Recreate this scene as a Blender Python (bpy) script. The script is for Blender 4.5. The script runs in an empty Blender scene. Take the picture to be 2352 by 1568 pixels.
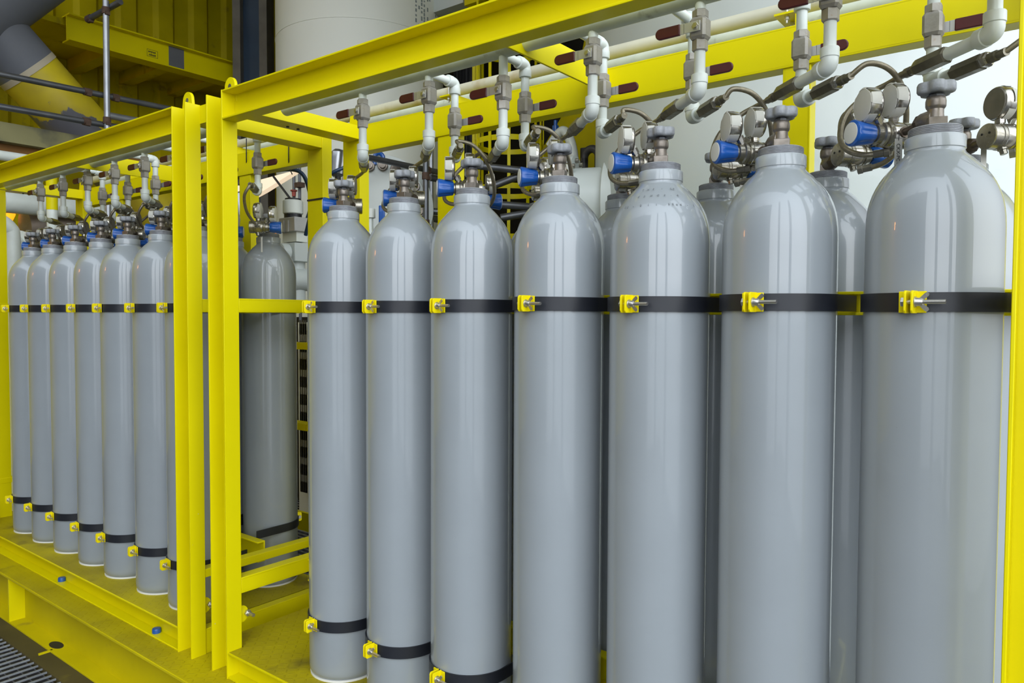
import bpy, math, random
from mathutils import Vector, Matrix
random.seed(7)
PI = math.pi
R = math.radians
V = Vector
scene = bpy.context.scene
COL = scene.collection

# ------------------------------------------------------------------ camera
F_PX = 1701.713
CAM = V((2.09352, -1.71514, 1.27358))
FW = V((-0.6133047, 0.78903146, -0.03587064)).normalized()
RT0 = V((math.cos(-0.66073794), -math.sin(-0.66073794), 0))
UP0 = RT0.cross(FW)
cr, sr = math.cos(0.00406979), math.sin(0.00406979)
RT = RT0 * cr + UP0 * sr
UP = UP0 * cr - RT0 * sr
cam_data = bpy.data.cameras.new('camera')
cam_data.sensor_width = 36.0
cam_data.lens = F_PX * 36.0 / 2352.0
cam_data.clip_start = 0.05
cam_data.clip_end = 200
cam = bpy.data.objects.new('camera', cam_data)
m = Matrix((RT, UP, -FW)).transposed().to_4x4()
m.translation = CAM
cam.matrix_world = m
COL.objects.link(cam)
scene.camera = cam


def at(x, y, X=None, Y=None, Z=None):
    """point where the sight line of a photograph pixel meets a plane X=, Y= or Z="""
    d = FW + RT * ((x - 1176) / F_PX) + UP * ((784 - y) / F_PX)
    if X is not None:
        t = (X - CAM.x) / d.x
    elif Y is not None:
        t = (Y - CAM.y) / d.y
    else:
        t = (Z - CAM.z) / d.z
    return CAM + d * t


# ------------------------------------------------------------------ materials
def mat(name, base, rough=0.5, metal=0.0, var=0.0, var_scale=8.0, dark=None, bump=0.0, bump_scale=60.0,
        coat=0.0, chips=None, spots=None, emit=None, stretch=None, spec=0.5, rough_var=0.0):
    M = bpy.data.materials.new(name)
    M.use_nodes = True
    nt = M.node_tree
    N, L = nt.nodes, nt.links
    b = N['Principled BSDF']
    b.inputs['Roughness'].default_value = rough
    b.inputs['Metallic'].default_value = metal
    b.inputs['Specular IOR Level'].default_value = spec
    if coat:
        b.inputs['Coat Weight'].default_value = coat
        b.inputs['Coat Roughness'].default_value = 0.015
    base = tuple(base) + (1,)
    tc = N.new('ShaderNodeTexCoord')
    src = tc.outputs['Object']
    if stretch:
        mp = N.new('ShaderNodeMapping')
        mp.inputs['Scale'].default_value = stretch
        L.new(src, mp.inputs['Vector'])
        src = mp.outputs['Vector']
    col = None

    def noise(scale, detail=4):
        n = N.new('ShaderNodeTexNoise')
        n.inputs['Scale'].default_value = scale
        n.inputs['Detail'].default_value = detail
        L.new(src, n.inputs['Vector'])
        return n.outputs['Fac']

    def ramp(fac, lo, hi):
        r = N.new('ShaderNodeMapRange')
        r.inputs['From Min'].default_value = lo
        r.inputs['From Max'].default_value = hi
        L.new(fac, r.inputs['Value'])
        return r.outputs['Result']

    def mix(fac, a, c):
        x = N.new('ShaderNodeMix')
        x.data_type = 'RGBA'
        L.new(fac, x.inputs['Factor'])
        if isinstance(a, tuple):
            x.inputs['A'].default_value = a
        else:
            L.new(a, x.inputs['A'])
        x.inputs['B'].default_value = tuple(c) + (1,)
        return x.outputs['Result']
    cur = base
    if var:
        d = dark if dark else tuple(c * (1 - var) for c in base[:3])
        cur = mix(ramp(noise(var_scale), 0.35, 0.75), cur, d)
    if spots:
        # dirt or rust patches with a shape of their own: (colour, scale, lo, hi)
        cur = mix(ramp(noise(spots[1], 6), spots[2], spots[3]), cur, spots[0])
    if chips:
        a = ramp(noise(chips[1], 2), chips[2], chips[2] + 0.01)
        a2 = ramp(noise(3.1, 1), 0.52, 0.56)
        mm = N.new('ShaderNodeMath')
        mm.operation = 'MULTIPLY'
        L.new(a, mm.inputs[0])
        L.new(a2, mm.inputs[1])
        cur = mix(mm.outputs[0], cur, chips[0])
    if isinstance(cur, tuple):
        b.inputs['Base Color'].default_value = cur
    else:
        L.new(cur, b.inputs['Base Color'])
    if rough_var:
        rr = N.new('ShaderNodeMapRange')
        rr.inputs['From Min'].default_value = 0.3
        rr.inputs['From Max'].default_value = 0.7
        rr.inputs['To Min'].default_value = rough - rough_var
        rr.inputs['To Max'].default_value = rough + rough_var
        L.new(noise(var_scale * 2 + 3), rr.inputs['Value'])
        L.new(rr.outputs['Result'], b.inputs['Roughness'])
    if bump:
        bp = N.new('ShaderNodeBump')
        bp.inputs['Strength'].default_value = bump
        bp.inputs['Distance'].default_value = 0.002
        L.new(noise(bump_scale, 3), bp.inputs['Height'])
        L.new(bp.outputs['Normal'], b.inputs['Normal'])
    if emit:
        b.inputs['Emission Color'].default_value = tuple(emit[:3]) + (1,)
        b.inputs['Emission Strength'].default_value = emit[3]
    return M


def checker_plate(name, base):
    """painted tread plate: raised lozenges in alternating directions"""
    M = mat(name, base, 0.5, spec=0.15, var=0.35, var_scale=2.2, dark=(0.30, 0.24, 0.01), spots=((0.12, 0.095, 0.02), 3.5, 0.60, 0.80),
            chips=((0.5, 0.5, 0.47), 55, 0.78))
    nt = M.node_tree
    N, L = nt.nodes, nt.links
    b = N['Principled BSDF']
    tc = N.new('ShaderNodeTexCoord')
    sx = N.new('ShaderNodeSeparateXYZ')
    L.new(tc.outputs['Object'], sx.inputs[0])

    def mth(op, a, c=None):
        n = N.new('ShaderNodeMath')
        n.operation = op
        for i, v in enumerate((a, c)):
            if v is None:
                continue
            if isinstance(v, (int, float)):
                n.inputs[i].default_value = v
            else:
                L.new(v, n.inputs[i])
        return n.outputs[0]
    cell = 0.028
    px = mth('DIVIDE', sx.outputs['X'], cell)
    py = mth('DIVIDE', sx.outputs['Y'], cell)
    ix, iy = mth('FLOOR', px), mth('FLOOR', py)
    fx, fy = mth('SUBTRACT', mth('SUBTRACT', px, ix), 0.5), mth('SUBTRACT', mth('SUBTRACT', py, iy), 0.5)
    par = mth('ABSOLUTE', mth('MODULO', mth('ADD', ix, iy), 2.0))
    sgn = mth('SUBTRACT', mth('MULTIPLY', par, 2.0), 1.0)
    # rotate the cell by +-45 degrees
    a = mth('MULTIPLY', mth('ADD', fx, mth('MULTIPLY', fy, sgn)), 0.7071)
    c = mth('MULTIPLY', mth('SUBTRACT', fy, mth('MULTIPLY', fx, sgn)), 0.7071)
    e = mth('ADD', mth('POWER', mth('DIVIDE', a, 0.46), 2.0), mth('POWER', mth('DIVIDE', c, 0.10), 2.0))
    h = mth('MINIMUM', mth('MAXIMUM', mth('SUBTRACT', 1.0, e), 0.0), 0.5)
    bp = N.new('ShaderNodeBump')
    bp.inputs['Strength'].default_value = 0.8
    bp.inputs['Distance'].default_value = 0.005
    L.new(h, bp.inputs['Height'])
    L.new(bp.outputs['Normal'], b.inputs['Normal'])
    return M


YEL = (0.78, 0.675, 0.0015)
MT = {
    'yellow': mat('yellow_paint', YEL, 0.36, var=0.08, var_scale=3, bump=0.04, bump_scale=220, chips=((0.45, 0.46, 0.5), 60, 0.80), spec=0.16),
    'yellow_plate': checker_plate('yellow_tread_plate', (0.52, 0.43, 0.003)),
    'yellow_old_dim': mat('weathered_dim_yellow_paint', (0.66, 0.55, 0.003), 0.5, spec=0.15, var=0.35, var_scale=1.6, spots=((0.18, 0.12, 0.03), 5, 0.62, 0.8), bump=0.05),
    'yellow_clip': mat('bright_yellow_enamel', (0.85, 0.70, 0.002), 0.4, spec=0.2, bump=0.03),
    'grey': mat('grey_gloss_paint', (0.312, 0.342, 0.366), 0.34, var=0.06, var_scale=5, bump=0.035, bump_scale=140, coat=0.85,
                spots=((0.20, 0.20, 0.17), 9, 0.74, 0.9), chips=((0.10, 0.07, 0.05), 38, 0.80)),
    'grey_ring': mat('grey_neck_paint', (0.36, 0.39, 0.41), 0.3, coat=0.6, var=0.05),
    'thread': mat('bare_zinc_thread', (0.42, 0.43, 0.46), 0.5, 0.4, var=0.35, var_scale=40, bump=0.3, bump_scale=160),
    'white_rim': mat('white_base_rim', (0.75, 0.75, 0.72), 0.6),
    'wheel': mat('cast_aluminium', (0.37, 0.385, 0.41), 0.62, 0.35, var=0.25, var_scale=60, bump=0.35, bump_scale=260),
    'wheel_dark': mat('dark_spindle', (0.10, 0.105, 0.115), 0.5, 0.4),
    'valve': mat('dull_brass_nickel', (0.27, 0.235, 0.20), 0.42, 0.72, var=0.35, var_scale=35, bump=0.15, bump_scale=120, rough_var=0.1),
    'valve_dark': mat('tarnished_bronze', (0.15, 0.115, 0.085), 0.45, 0.75, var=0.4, var_scale=30, bump=0.1, rough_var=0.1),
    'steel': mat('polished_stainless', (0.56, 0.53, 0.47), 0.24, 0.95, var=0.25, var_scale=30, rough_var=0.08),
    'steel_mid': mat('worn_stainless', (0.46, 0.43, 0.36), 0.28, 0.9, var=0.35, var_scale=22, rough_var=0.08),
    'steel_dark': mat('dull_stainless', (0.30, 0.28, 0.23), 0.35, 0.85, var=0.35, var_scale=22, rough_var=0.08),
    'gaugeback': mat('dull_grey_gauge_back', (0.24, 0.22, 0.19), 0.6, 0.3, var=0.3, var_scale=30, bump=0.1),
    'bolt': mat('zinc_bolt', (0.60, 0.58, 0.54), 0.32, 0.9, bump=0.1, bump_scale=300),
    'coupling': mat('oiled_steel_coupling', (0.22, 0.20, 0.15), 0.38, 0.7, var=0.4, var_scale=30, rough_var=0.1),
    'hose': mat('braided_steel_hose', (0.34, 0.30, 0.22), 0.38, 0.8, var=0.3, var_scale=120, bump=0.2, bump_scale=900),
    'white_pipe': mat('white_pipe_paint', (0.74, 0.79, 0.75), 0.38, var=0.10, var_scale=14, coat=0.2, bump=0.05,
                      spots=((0.42, 0.28, 0.10), 24, 0.74, 0.82)),
    'header': mat('dusty_green_white_paint', (0.74, 0.80, 0.68), 0.5, var=0.25, var_scale=9, spots=((0.2, 0.19, 0.11), 16, 0.66, 0.85), bump=0.08),
    'cream': mat('rust_streaked_cream_paint', (0.66, 0.64, 0.50), 0.5, var=0.2, var_scale=7, spots=((0.42, 0.30, 0.10), 10, 0.55, 0.8), bump=0.08),
    'hexvalve': mat('weathered_steel_valve', (0.46, 0.43, 0.385), 0.5, 0.45, var=0.3, var_scale=26, spots=((0.30, 0.17, 0.06), 30, 0.66, 0.8),
                    bump=0.2, bump_scale=160),
    'lever': mat('galvanised_lever', (0.66, 0.66, 0.67), 0.4, 0.6),
    'maroon': mat('maroon_vinyl', (0.105, 0.016, 0.020), 0.42, var=0.2, var_scale=30),
    'blue': mat('blue_plastic', (0.010, 0.095, 0.40), 0.28, var=0.12, var_scale=20, coat=0.2),
    'cap': mat('white_plastic_disc', (0.66, 0.66, 0.62), 0.45, var=0.06),
    'tape': mat('white_paper_tape', (0.62, 0.61, 0.55), 0.75, var=0.08, var_scale=20, bump=0.2, bump_scale=60),
    'dial': mat('dark_gauge_glass', (0.03, 0.05, 0.05), 0.1, coat=1.0),
    'rubber': mat('black_rubber_band', (0.016, 0.018, 0.025), 0.42, var=0.3, var_scale=12, bump=0.05),
    'black': mat('black_plastic', (0.012, 0.012, 0.014), 0.45),
    'tag': mat('brushed_tag_metal', (0.50, 0.49, 0.45), 0.45, 0.6),
    'ink': mat('black_ink', (0.02, 0.02, 0.02), 0.7),
    'ink_soft': mat('faded_grey_ink', (0.25, 0.29, 0.29), 0.8),
    'stamp': mat('stamped_dark_grey', (0.25, 0.27, 0.29), 0.5),
    'vessel': mat('pale_green_white_vessel_paint', (0.60, 0.645, 0.625), 0.45, var=0.07, var_scale=1.4, spots=((0.42, 0.42, 0.28), 2.2, 0.66, 0.9), coat=0.15),
    'tank': mat('off_white_tank_paint', (0.82, 0.84, 0.77), 0.5, var=0.06, var_scale=1.2, spots=((0.45, 0.45, 0.36), 3, 0.66, 0.9)),
    'beige': mat('beige_tank_paint', (0.50, 0.44, 0.32), 0.6, var=0.1),
    'greybrace': mat('grey_primer', (0.145, 0.155, 0.18), 0.6, var=0.2, var_scale=2.5),
    'brace_yellow': mat('scuffed_yellow_paint', (0.66, 0.53, 0.012), 0.5, var=0.3, var_scale=2, dark=(0.34, 0.25, 0.03),
                        spots=((0.12, 0.12, 0.14), 2.6, 0.57, 0.585), bump=0.1),
    'scaffold': mat('scaffold_tube_steel', (0.19, 0.20, 0.22), 0.45, 0.75, var=0.4, var_scale=6, spots=((0.17, 0.085, 0.045), 5, 0.62, 0.75)),
    'scaffold_bright': mat('galvanised_tube', (0.44, 0.46, 0.50), 0.42, 0.75, var=0.25, var_scale=8),
    'rust': mat('rusty_clamp', (0.11, 0.065, 0.045), 0.75, 0.2, var=0.4, var_scale=30, bump=0.3),
    'brownbeam': mat('mud_stained_beam', (0.27, 0.25, 0.11), 0.65, var=0.45, var_scale=2, spots=((0.07, 0.068, 0.055), 2.2, 0.5, 0.62)),
    'grime': mat('grimy_kerb_steel', (0.085, 0.066, 0.018), 0.7, var=0.5, var_scale=3, spots=((0.25, 0.20, 0.02), 2.5, 0.6, 0.75)),
    'rustbeam': mat('rust_brown_steel', (0.23, 0.10, 0.015), 0.7, var=0.4, var_scale=3),
    'blue_col': mat('dark_blue_paint', (0.016, 0.045, 0.095), 0.5, var=0.3, var_scale=3),
    'grey_col': mat('dirty_grey_flange', (0.16, 0.15, 0.13), 0.6, var=0.3, var_scale=6),
    'dark': mat('dark_steel_and_shade', (0.02, 0.018, 0.014), 0.7, var=0.3, var_scale=2),  # near-black steel, also used as painted shade on the rear bulkhead
    'tray': mat('dark_cable_tray', (0.085, 0.085, 0.09), 0.5, 0.4),
    'foil': mat('crumpled_foil_lagging', (0.42, 0.43, 0.46), 0.35, 0.9, var=0.4, var_scale=9, bump=1.0, bump_scale=18),
    'lagging': mat('brown_wrapped_lagging', (0.24, 0.19, 0.145), 0.5, 0.3, var=0.5, var_scale=6, bump=0.9, bump_scale=12),
    'grate': mat('galvanised_grating', (0.44, 0.47, 0.52), 0.45, 0.5, var=0.3, var_scale=8),
    'sea': mat('dark_lower_deck', (0.03, 0.032, 0.035), 0.8),
    'ceil': mat('yellow_deck_underside', (0.50, 0.43, 0.03), 0.6, var=0.2, var_scale=1),  # dull yellow with slight random tone variation
    'module': mat('grey_added_wall', (0.20, 0.21, 0.215), 0.6, var=0.1, var_scale=0.6),
    'lamp': mat('warm_canopy_glow', (0.55, 0.50, 0.42), 0.6, emit=(1.0, 0.78, 0.55, 0.72)),  # self-glow stands in for floodlight on the white canopy
    'amber': mat('amber_lamp_cover', (0.9, 0.35, 0.02), 0.5, emit=(1.0, 0.30, 0.01, 1.6)),
    'sodium': mat('sodium_lamp_globe', (0.9, 0.4, 0.1), 0.5, emit=(1.0, 0.36, 0.06, 30.0)),
    'red': mat('red_oxide', (0.30, 0.05, 0.035), 0.6),
    'actuator': mat('cast_grey_actuator', (0.50, 0.49, 0.47), 0.5, 0.2, var=0.15, var_scale=14),
    'white_plastic': mat('white_plastic', (0.72, 0.74, 0.68), 0.45),
    'bluehose': mat('dark_blue_hose', (0.012, 0.035, 0.085), 0.4),
}


# ------------------------------------------------------------------ mesh builder
def basis(d):
    d = V(d).normalized()
    a = V((0, 0, 1)) if abs(d.z) < 0.95 else V((1, 0, 0))
    u = a.cross(d).normalized()
    return u, d.cross(u), d


class MB:
    def __init__(self):
        self.v, self.f = [], []

    def add(self, vs, fs):
        o = len(self.v)
        self.v += [tuple(v) for v in vs]
        self.f += [tuple(i + o for i in f) for f in fs]
        return self

    def box(self, x0, x1, y0, y1, z0, z1):
        p = [(x, y, z) for x in (x0, x1) for y in (y0, y1) for z in (z0, z1)]
        return self.add(p, [(0, 1, 3, 2), (4, 6, 7, 5), (0, 4, 5, 1), (2, 3, 7, 6), (0, 2, 6, 4), (1, 5, 7, 3)])

    def obox(self, c, u, v, w, a, b, d):
        """box with centre c, axes u,v,w and half sizes a,b,d"""
        c, u, v, w = V(c), V(u).normalized() * a, V(v).normalized() * b, V(w).normalized() * d
        p = [c + u * i + v * j + w * k for i in (-1, 1) for j in (-1, 1) for k in (-1, 1)]
        return self.add(p, [(0, 1, 3, 2), (4, 6, 7, 5), (0, 4, 5, 1), (2, 3, 7, 6), (0, 2, 6, 4), (1, 5, 7, 3)])

    def loft(self, rings, caps=True, closed=True):
        n = len(rings[0])
        vs = [p for r in rings for p in r]
        fs = []
        for i in range(len(rings) - 1):
            for j in range(n if closed else n - 1):
                k = (j + 1) % n
                fs.append((i * n + j, i * n + k, (i + 1) * n + k, (i + 1) * n + j))
        if caps:
            fs.append(tuple(range(n - 1, -1, -1)))
            fs.append(tuple((len(rings) - 1) * n + j for j in range(n)))
        return self.add(vs, fs)

    def lathe(self, prof, o=(0, 0, 0), d=(0, 0, 1), n=24, caps=True, rf=None, a0=0.0):
        """profile of (radius, height) along axis d from o; rf(angle) scales the radius"""
        u, v, w = basis(d)
        o = V(o)
        rings = []
        for r, h in prof:
            ring = []
            for j in range(n):
                t = 2 * PI * j / n + a0
                q = r * (rf(t) if rf else 1)
                ring.append(o + w * h + u * (q * math.cos(t)) + v * (q * math.sin(t)))
            rings.append(ring)
        return self.loft(rings, caps)

    def cyl(self, a, b, r, r2=None, n=20):
        a, b = V(a), V(b)
        return self.lathe([(r, 0), (r if r2 is None else r2, (b - a).length)], a, b - a, n)

    def hexa(self, a, b, r, n=6):
        a, b = V(a), V(b)
        l = (b - a).length
        c = min(0.12 * r, l * 0.2)
        return self.lathe([(r * 0.9, 0), (r, c), (r, l - c), (r * 0.9, l)], a, b - a, n)

    def tube(self, pts, r, n=12, caps=True):
        pts = [V(p) for p in pts]
        rings, prev = [], None
        for i, p in enumerate(pts):
            t = (pts[min(i + 1, len(pts) - 1)] - pts[max(i - 1, 0)]).normalized()
            if prev is None:
                u = basis(t)[0]
            else:
                u = (prev - t * prev.dot(t)).normalized()
            prev = u
            w = t.cross(u)
            q = r[i] if isinstance(r, (list, tuple)) else r
            rings.append([p + u * (q * math.cos(2 * PI * j / n)) + w * (q * math.sin(2 * PI * j / n)) for j in range(n)])
        return self.loft(rings, caps)

    def prism(self, poly, o, u, v, w):
        """outline poly (a,b) in plane o+a*u+b*v pushed along w"""
        o, u, v, w = V(o), V(u), V(v), V(w)
        r0 = [o + u * a + v * b for a, b in poly]
        return self.loft([r0, [p + w for p in r0]])

    def ringwall(self, c, d, r0, r1, h, n=32, a0=0.0, a1=2 * PI):
        """(part of) a ring of rectangular section about axis d"""
        u, v, w = basis(d)
        c = V(c)
        full = abs(a1 - a0 - 2 * PI) < 1e-6
        secs = []
        for i in range(n + 1):
            t = a0 + (a1 - a0) * i / n
            e = u * math.cos(t) + v * math.sin(t)
            secs.append([c + e * r0, c + e * r1, c + e * r1 + w * h, c + e * r0 + w * h])
        return self.loft(secs, caps=not full)


def spline(pts, k=8):
    pts = [V(p) for p in pts]
    P = [pts[0] * 2 - pts[1]] + pts + [pts[-1] * 2 - pts[-2]]
    out = []
    for i in range(1, len(P) - 2):
        for j in range(k):
            t = j / k
            a, b, c, d = P[i - 1], P[i], P[i + 1], P[i + 2]
            out.append(0.5 * ((2 * b) + (c - a) * t + (2 * a - 5 * b + 4 * c - d) * t * t + (3 * b - a - 3 * c + d) * t ** 3))
    out.append(pts[-1])
    return out


def obj(name, mb, material, parent=None, bevel=0.0, angle=35, label=None):
    me = bpy.data.meshes.new(name)
    me.from_pydata(mb.v, [], mb.f)
    me.validate()
    import bmesh
    bm = bmesh.new()
    bm.from_mesh(me)
    bmesh.ops.recalc_face_normals(bm, faces=bm.faces)
    bm.to_mesh(me)
    bm.free()
    me.materials.append(MT[material])
    for p in me.polygons:
        p.use_smooth = True
    me.set_sharp_from_angle(angle=R(angle))
    o = bpy.data.objects.new(name, me)
    COL.objects.link(o)
    if parent:
        o.parent = parent
    if bevel:
        md = o.modifiers.new('edge', 'BEVEL')
        md.width = bevel
        md.segments = 2
        md.limit_method = 'ANGLE'
        md.angle_limit = R(50)
    if label:
        o['label'] = label
    return o


def tag(o, label, cat, group=None, kind=None):
    o['label'] = label
    o['category'] = cat
    if group:
        o['group'] = group
    if kind:
        o['kind'] = kind
    return o


def thing(name, label, cat, loc=(0, 0, 0), rz=0.0, group=None):
    o = bpy.data.objects.new(name, None)
    o.empty_display_size = 0.05
    COL.objects.link(o)
    o.location = loc
    o.rotation_euler = (0, 0, rz)
    return tag(o, label, cat, group)


def struct(name, mb, material, bevel=0.0, label=None, cat=None):
    o = obj(name, mb, material, None, bevel)
    o['kind'] = 'structure'
    if label:
        o['label'] = label
    if cat:
        o['category'] = cat
    return o


def copy_tree(o, label=None, loc=None, rz=None, parent=None):
    c = o.copy()
    COL.objects.link(c)
    if parent:
        c.parent = parent
    for ch in list(o.children):
        copy_tree(ch, parent=c)
    if label:
        c['label'] = label
    if loc is not None:
        c.location = loc
    if rz is not None:
        c.rotation_euler = (0, 0, rz)
    return c


def text_mb(s, size, o, u, v, depth=0.0006):
    """flat raised lettering: the built-in font turned to a mesh, baseline o, reading along u, up v"""
    cu = bpy.data.curves.new('t', 'FONT')
    cu.body = s
    cu.size = size
    cu.extrude = depth
    tmp = bpy.data.objects.new('t', cu)
    COL.objects.link(tmp)
    dg = bpy.context.evaluated_depsgraph_get()
    me = bpy.data.meshes.new_from_object(tmp.evaluated_get(dg))
    bpy.data.objects.remove(tmp)
    o, u, v = V(o), V(u).normalized(), V(v).normalized()
    w = u.cross(v)
    mb = MB()
    mb.add([o + u * q.co.x + v * q.co.y + w * q.co.z for q in me.vertices], [tuple(p.vertices) for p in me.polygons])
    bpy.data.meshes.remove(me)
    return mb


# ------------------------------------------------------------------ gas cylinders
S = 0.30742
RC = 0.125
YB = 0.36
Z_UP, Z_LO = 1.298, 0.196
OUT = R(123)              # bearing of the valve outlet


def make_cylinder():
    t = thing('gas_cylinder', '', 'gas cylinder')
    prof = [(0.02, 0.012), (0.10, 0.004), (0.112, 0.004), (0.120, 0.010), (0.1245, 0.022), (0.125, 0.035), (0.125, 0.4), (0.125, 0.8), (0.125, 1.2),
            (0.125, 1.42), (0.125, 1.448), (0.1242, 1.468), (0.1225, 1.485), (0.1200, 1.500), (0.1168, 1.512), (0.1128, 1.524), (0.1075, 1.536), (0.1010, 1.548),
            (0.0925, 1.560), (0.0830, 1.571), (0.0725, 1.583), (0.0630, 1.592), (0.0565, 1.598), (0.0540, 1.603), (0.0535, 1.612)]
    obj('body', MB().lathe(prof, n=64), 'grey', t, angle=50)
    obj('base_rim', MB().ringwall((0, 0, 0.0), (0, 0, 1), 0.108, 0.1215, 0.007, 48), 'white_rim', t)
    obj('neck_collar', MB().lathe([(0.0535, 1.606), (0.0552, 1.608), (0.0552, 1.631), (0.0535, 1.6335)], n=48), 'grey_ring', t)
    pr = [(0.050, 1.632), (0.050, 1.6345)]
    z = 1.6345
    for i in range(5):
        pr += [(0.0492, z + 0.0006), (0.0478, z + 0.0017), (0.0492, z + 0.0028)]
        z += 0.0031
    pr += [(0.0482, 1.6512), (0.045, 1.653), (0.020, 1.653)]
    obj('thread_ring', MB().lathe(pr, n=48), 'thread', t, angle=20)
    obj('washer', MB().lathe([(0.021, 1.653), (0.021, 1.6565)], n=24), 'white_rim', t)
    vb = MB()
    vb.lathe([(0.0165, 1.671), (0.0150, 1.676), (0.0150, 1.690), (0.0180, 1.694), (0.0188, 1.697), (0.0188, 1.707), (0.0175, 1.713), (0.0160, 1.7145)], n=24)
    d = V((math.cos(OUT), math.sin(OUT), 0))
    vb.lathe([(0.0175, -0.004), (0.0185, 0.012), (0.0185, 0.034), (0.0165, 0.038), (0.0155, 0.040)], (0, 0, 1.674), d, 24)
    valve = obj('valve', vb, 'valve', t)
    dd = V((math.cos(OUT - R(20)), math.sin(OUT - R(20)), 0))
    w = dd.cross(V((0, 0, 1)))
    obj('base_nut', MB().obox((0, 0, 1.6645), dd, w, (0, 0, 1), 0.0175, 0.0175, 0.0085), 'valve', valve, 0.0012)
    obj('outlet_nut', MB().lathe([(0.0150, 0), (0.0168, 0.002), (0.0168, 0.010), (0.011, 0.018)], V((0, 0, 1.674)) + d * 0.039, d, 6), 'valve_dark', valve)
    obj('spindle', MB().lathe([(0.0165, 1.7135), (0.0165, 1.718), (0.0125, 1.719), (0.0125, 1.7275), (0.011, 1.7285)], n=8), 'wheel_dark', valve)
    lobes = lambda a: 1.10 - 0.27 * (0.5 - 0.5 * math.cos(5 * a)) ** 2.2
    hw = MB()
    hw.lathe([(0.018, 1.722), (0.027, 1.7205), (0.0305, 1.722), (0.0325, 1.726), (0.0325, 1.738), (0.0305, 1.7425), (0.026, 1.744), (0.014, 1.7435), (0.010, 1.7415)], n=60, rf=lobes)
    obj('hand_wheel', hw, 'wheel', valve, angle=45)
    return t


cyl0 = make_cylinder()
ORD = ['first', 'second', 'third', 'fourth', 'fifth', 'sixth', 'seventh']
XR = [0.002, 0.309, 0.604, 0.926, 1.233, 1.532, 1.840]
XL = [-2.793, -2.512, -2.217, -1.909, -1.617, -1.290, -0.998]
used = [False]
CY = {}


def put_cyl(x, y, rz, label, group):
    c = cyl0 if not used[0] else copy_tree(cyl0)
    used[0] = True
    c.location = (x, y, 0)
    c.rotation_euler = (0, 0, rz)
    tag(c, label, 'gas cylinder', group)
    return c


for k in range(7):
    extra = {0: 'leftmost', 6: 'rightmost and largest'}.get(k, ORD[k] + ' from the left')
    CY['R', k] = put_cyl(XR[k], 0, 0, 'tall grey gas cylinder, %s in the near rack front row' % extra, 'front row cylinders of the near rack')
for k in range(7):
    extra = {0: 'leftmost', 6: 'rightmost, half hidden by the yellow post,'}.get(k, ORD[k] + ' from the left')
    CY['L', k] = put_cyl(XL[k], 0, 0, 'grey gas cylinder, %s in the far rack front row' % extra, 'front row cylinders of the far rack')
for k in range(1, 7):
    CY['RB', k] = put_cyl(k * S, YB, PI, 'grey gas cylinder in the back row of the near rack, behind the %s front one' % ORD[k], 'back row cylinders of the near rack')
for k in range(1, 7):
    lab = 'grey gas cylinder in the back row of the far rack, behind the %s front one' % ORD[k]
    if k == 6:
        lab = 'grey gas cylinder standing alone between the yellow posts, far rack back row'
    CY['LB', k] = put_cyl(-0.984 - (6 - k) * S, YB, PI, lab, 'back row cylinders of the far rack')

# faint stamped characters on the shoulder of the fifth near cylinder
c5 = [o for o in COL.objects if o.get('label', '').startswith('tall grey gas cylinder, fifth')][0]
st = MB()
for txt, zz, rr, sl, ang0 in (('T H S  -  20', 1.578, 0.0815, 0.80, -67), ('K 2 M C 5 . 9', 1.560, 0.0955, 0.72, -66), ('K2 - 0 1 1  5564 - 1', 1.536, 0.109, 0.46, -64)):
    step = R(5.0) if len(txt) < 16 else R(5.2)
    for i, ch in enumerate(txt):
        if ch == ' ':
            continue
        a = R(ang0) + (i - len(txt) / 2) * step
        e = V((math.cos(a), math.sin(a), 0))
        tang = V((-math.sin(a), math.cos(a), 0))
        up = (V((0, 0, 1)) * math.cos(sl) - e * math.sin(sl)).normalized()
        mb = text_mb(ch, 0.0085, e * rr + V((0, 0, zz)), tang, up, 0.0004)
        st.add(mb.v, mb.f)
obj('stamped_mark', st, 'stamp', c5, angle=20)['kind'] = 'stuff'


# ------------------------------------------------------------------ regulators
BZ = 1.668
RZ = R(229)
KU = V((math.cos(RZ), math.sin(RZ), 0))
KV = V((-math.sin(RZ), math.cos(RZ), 0))


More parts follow.
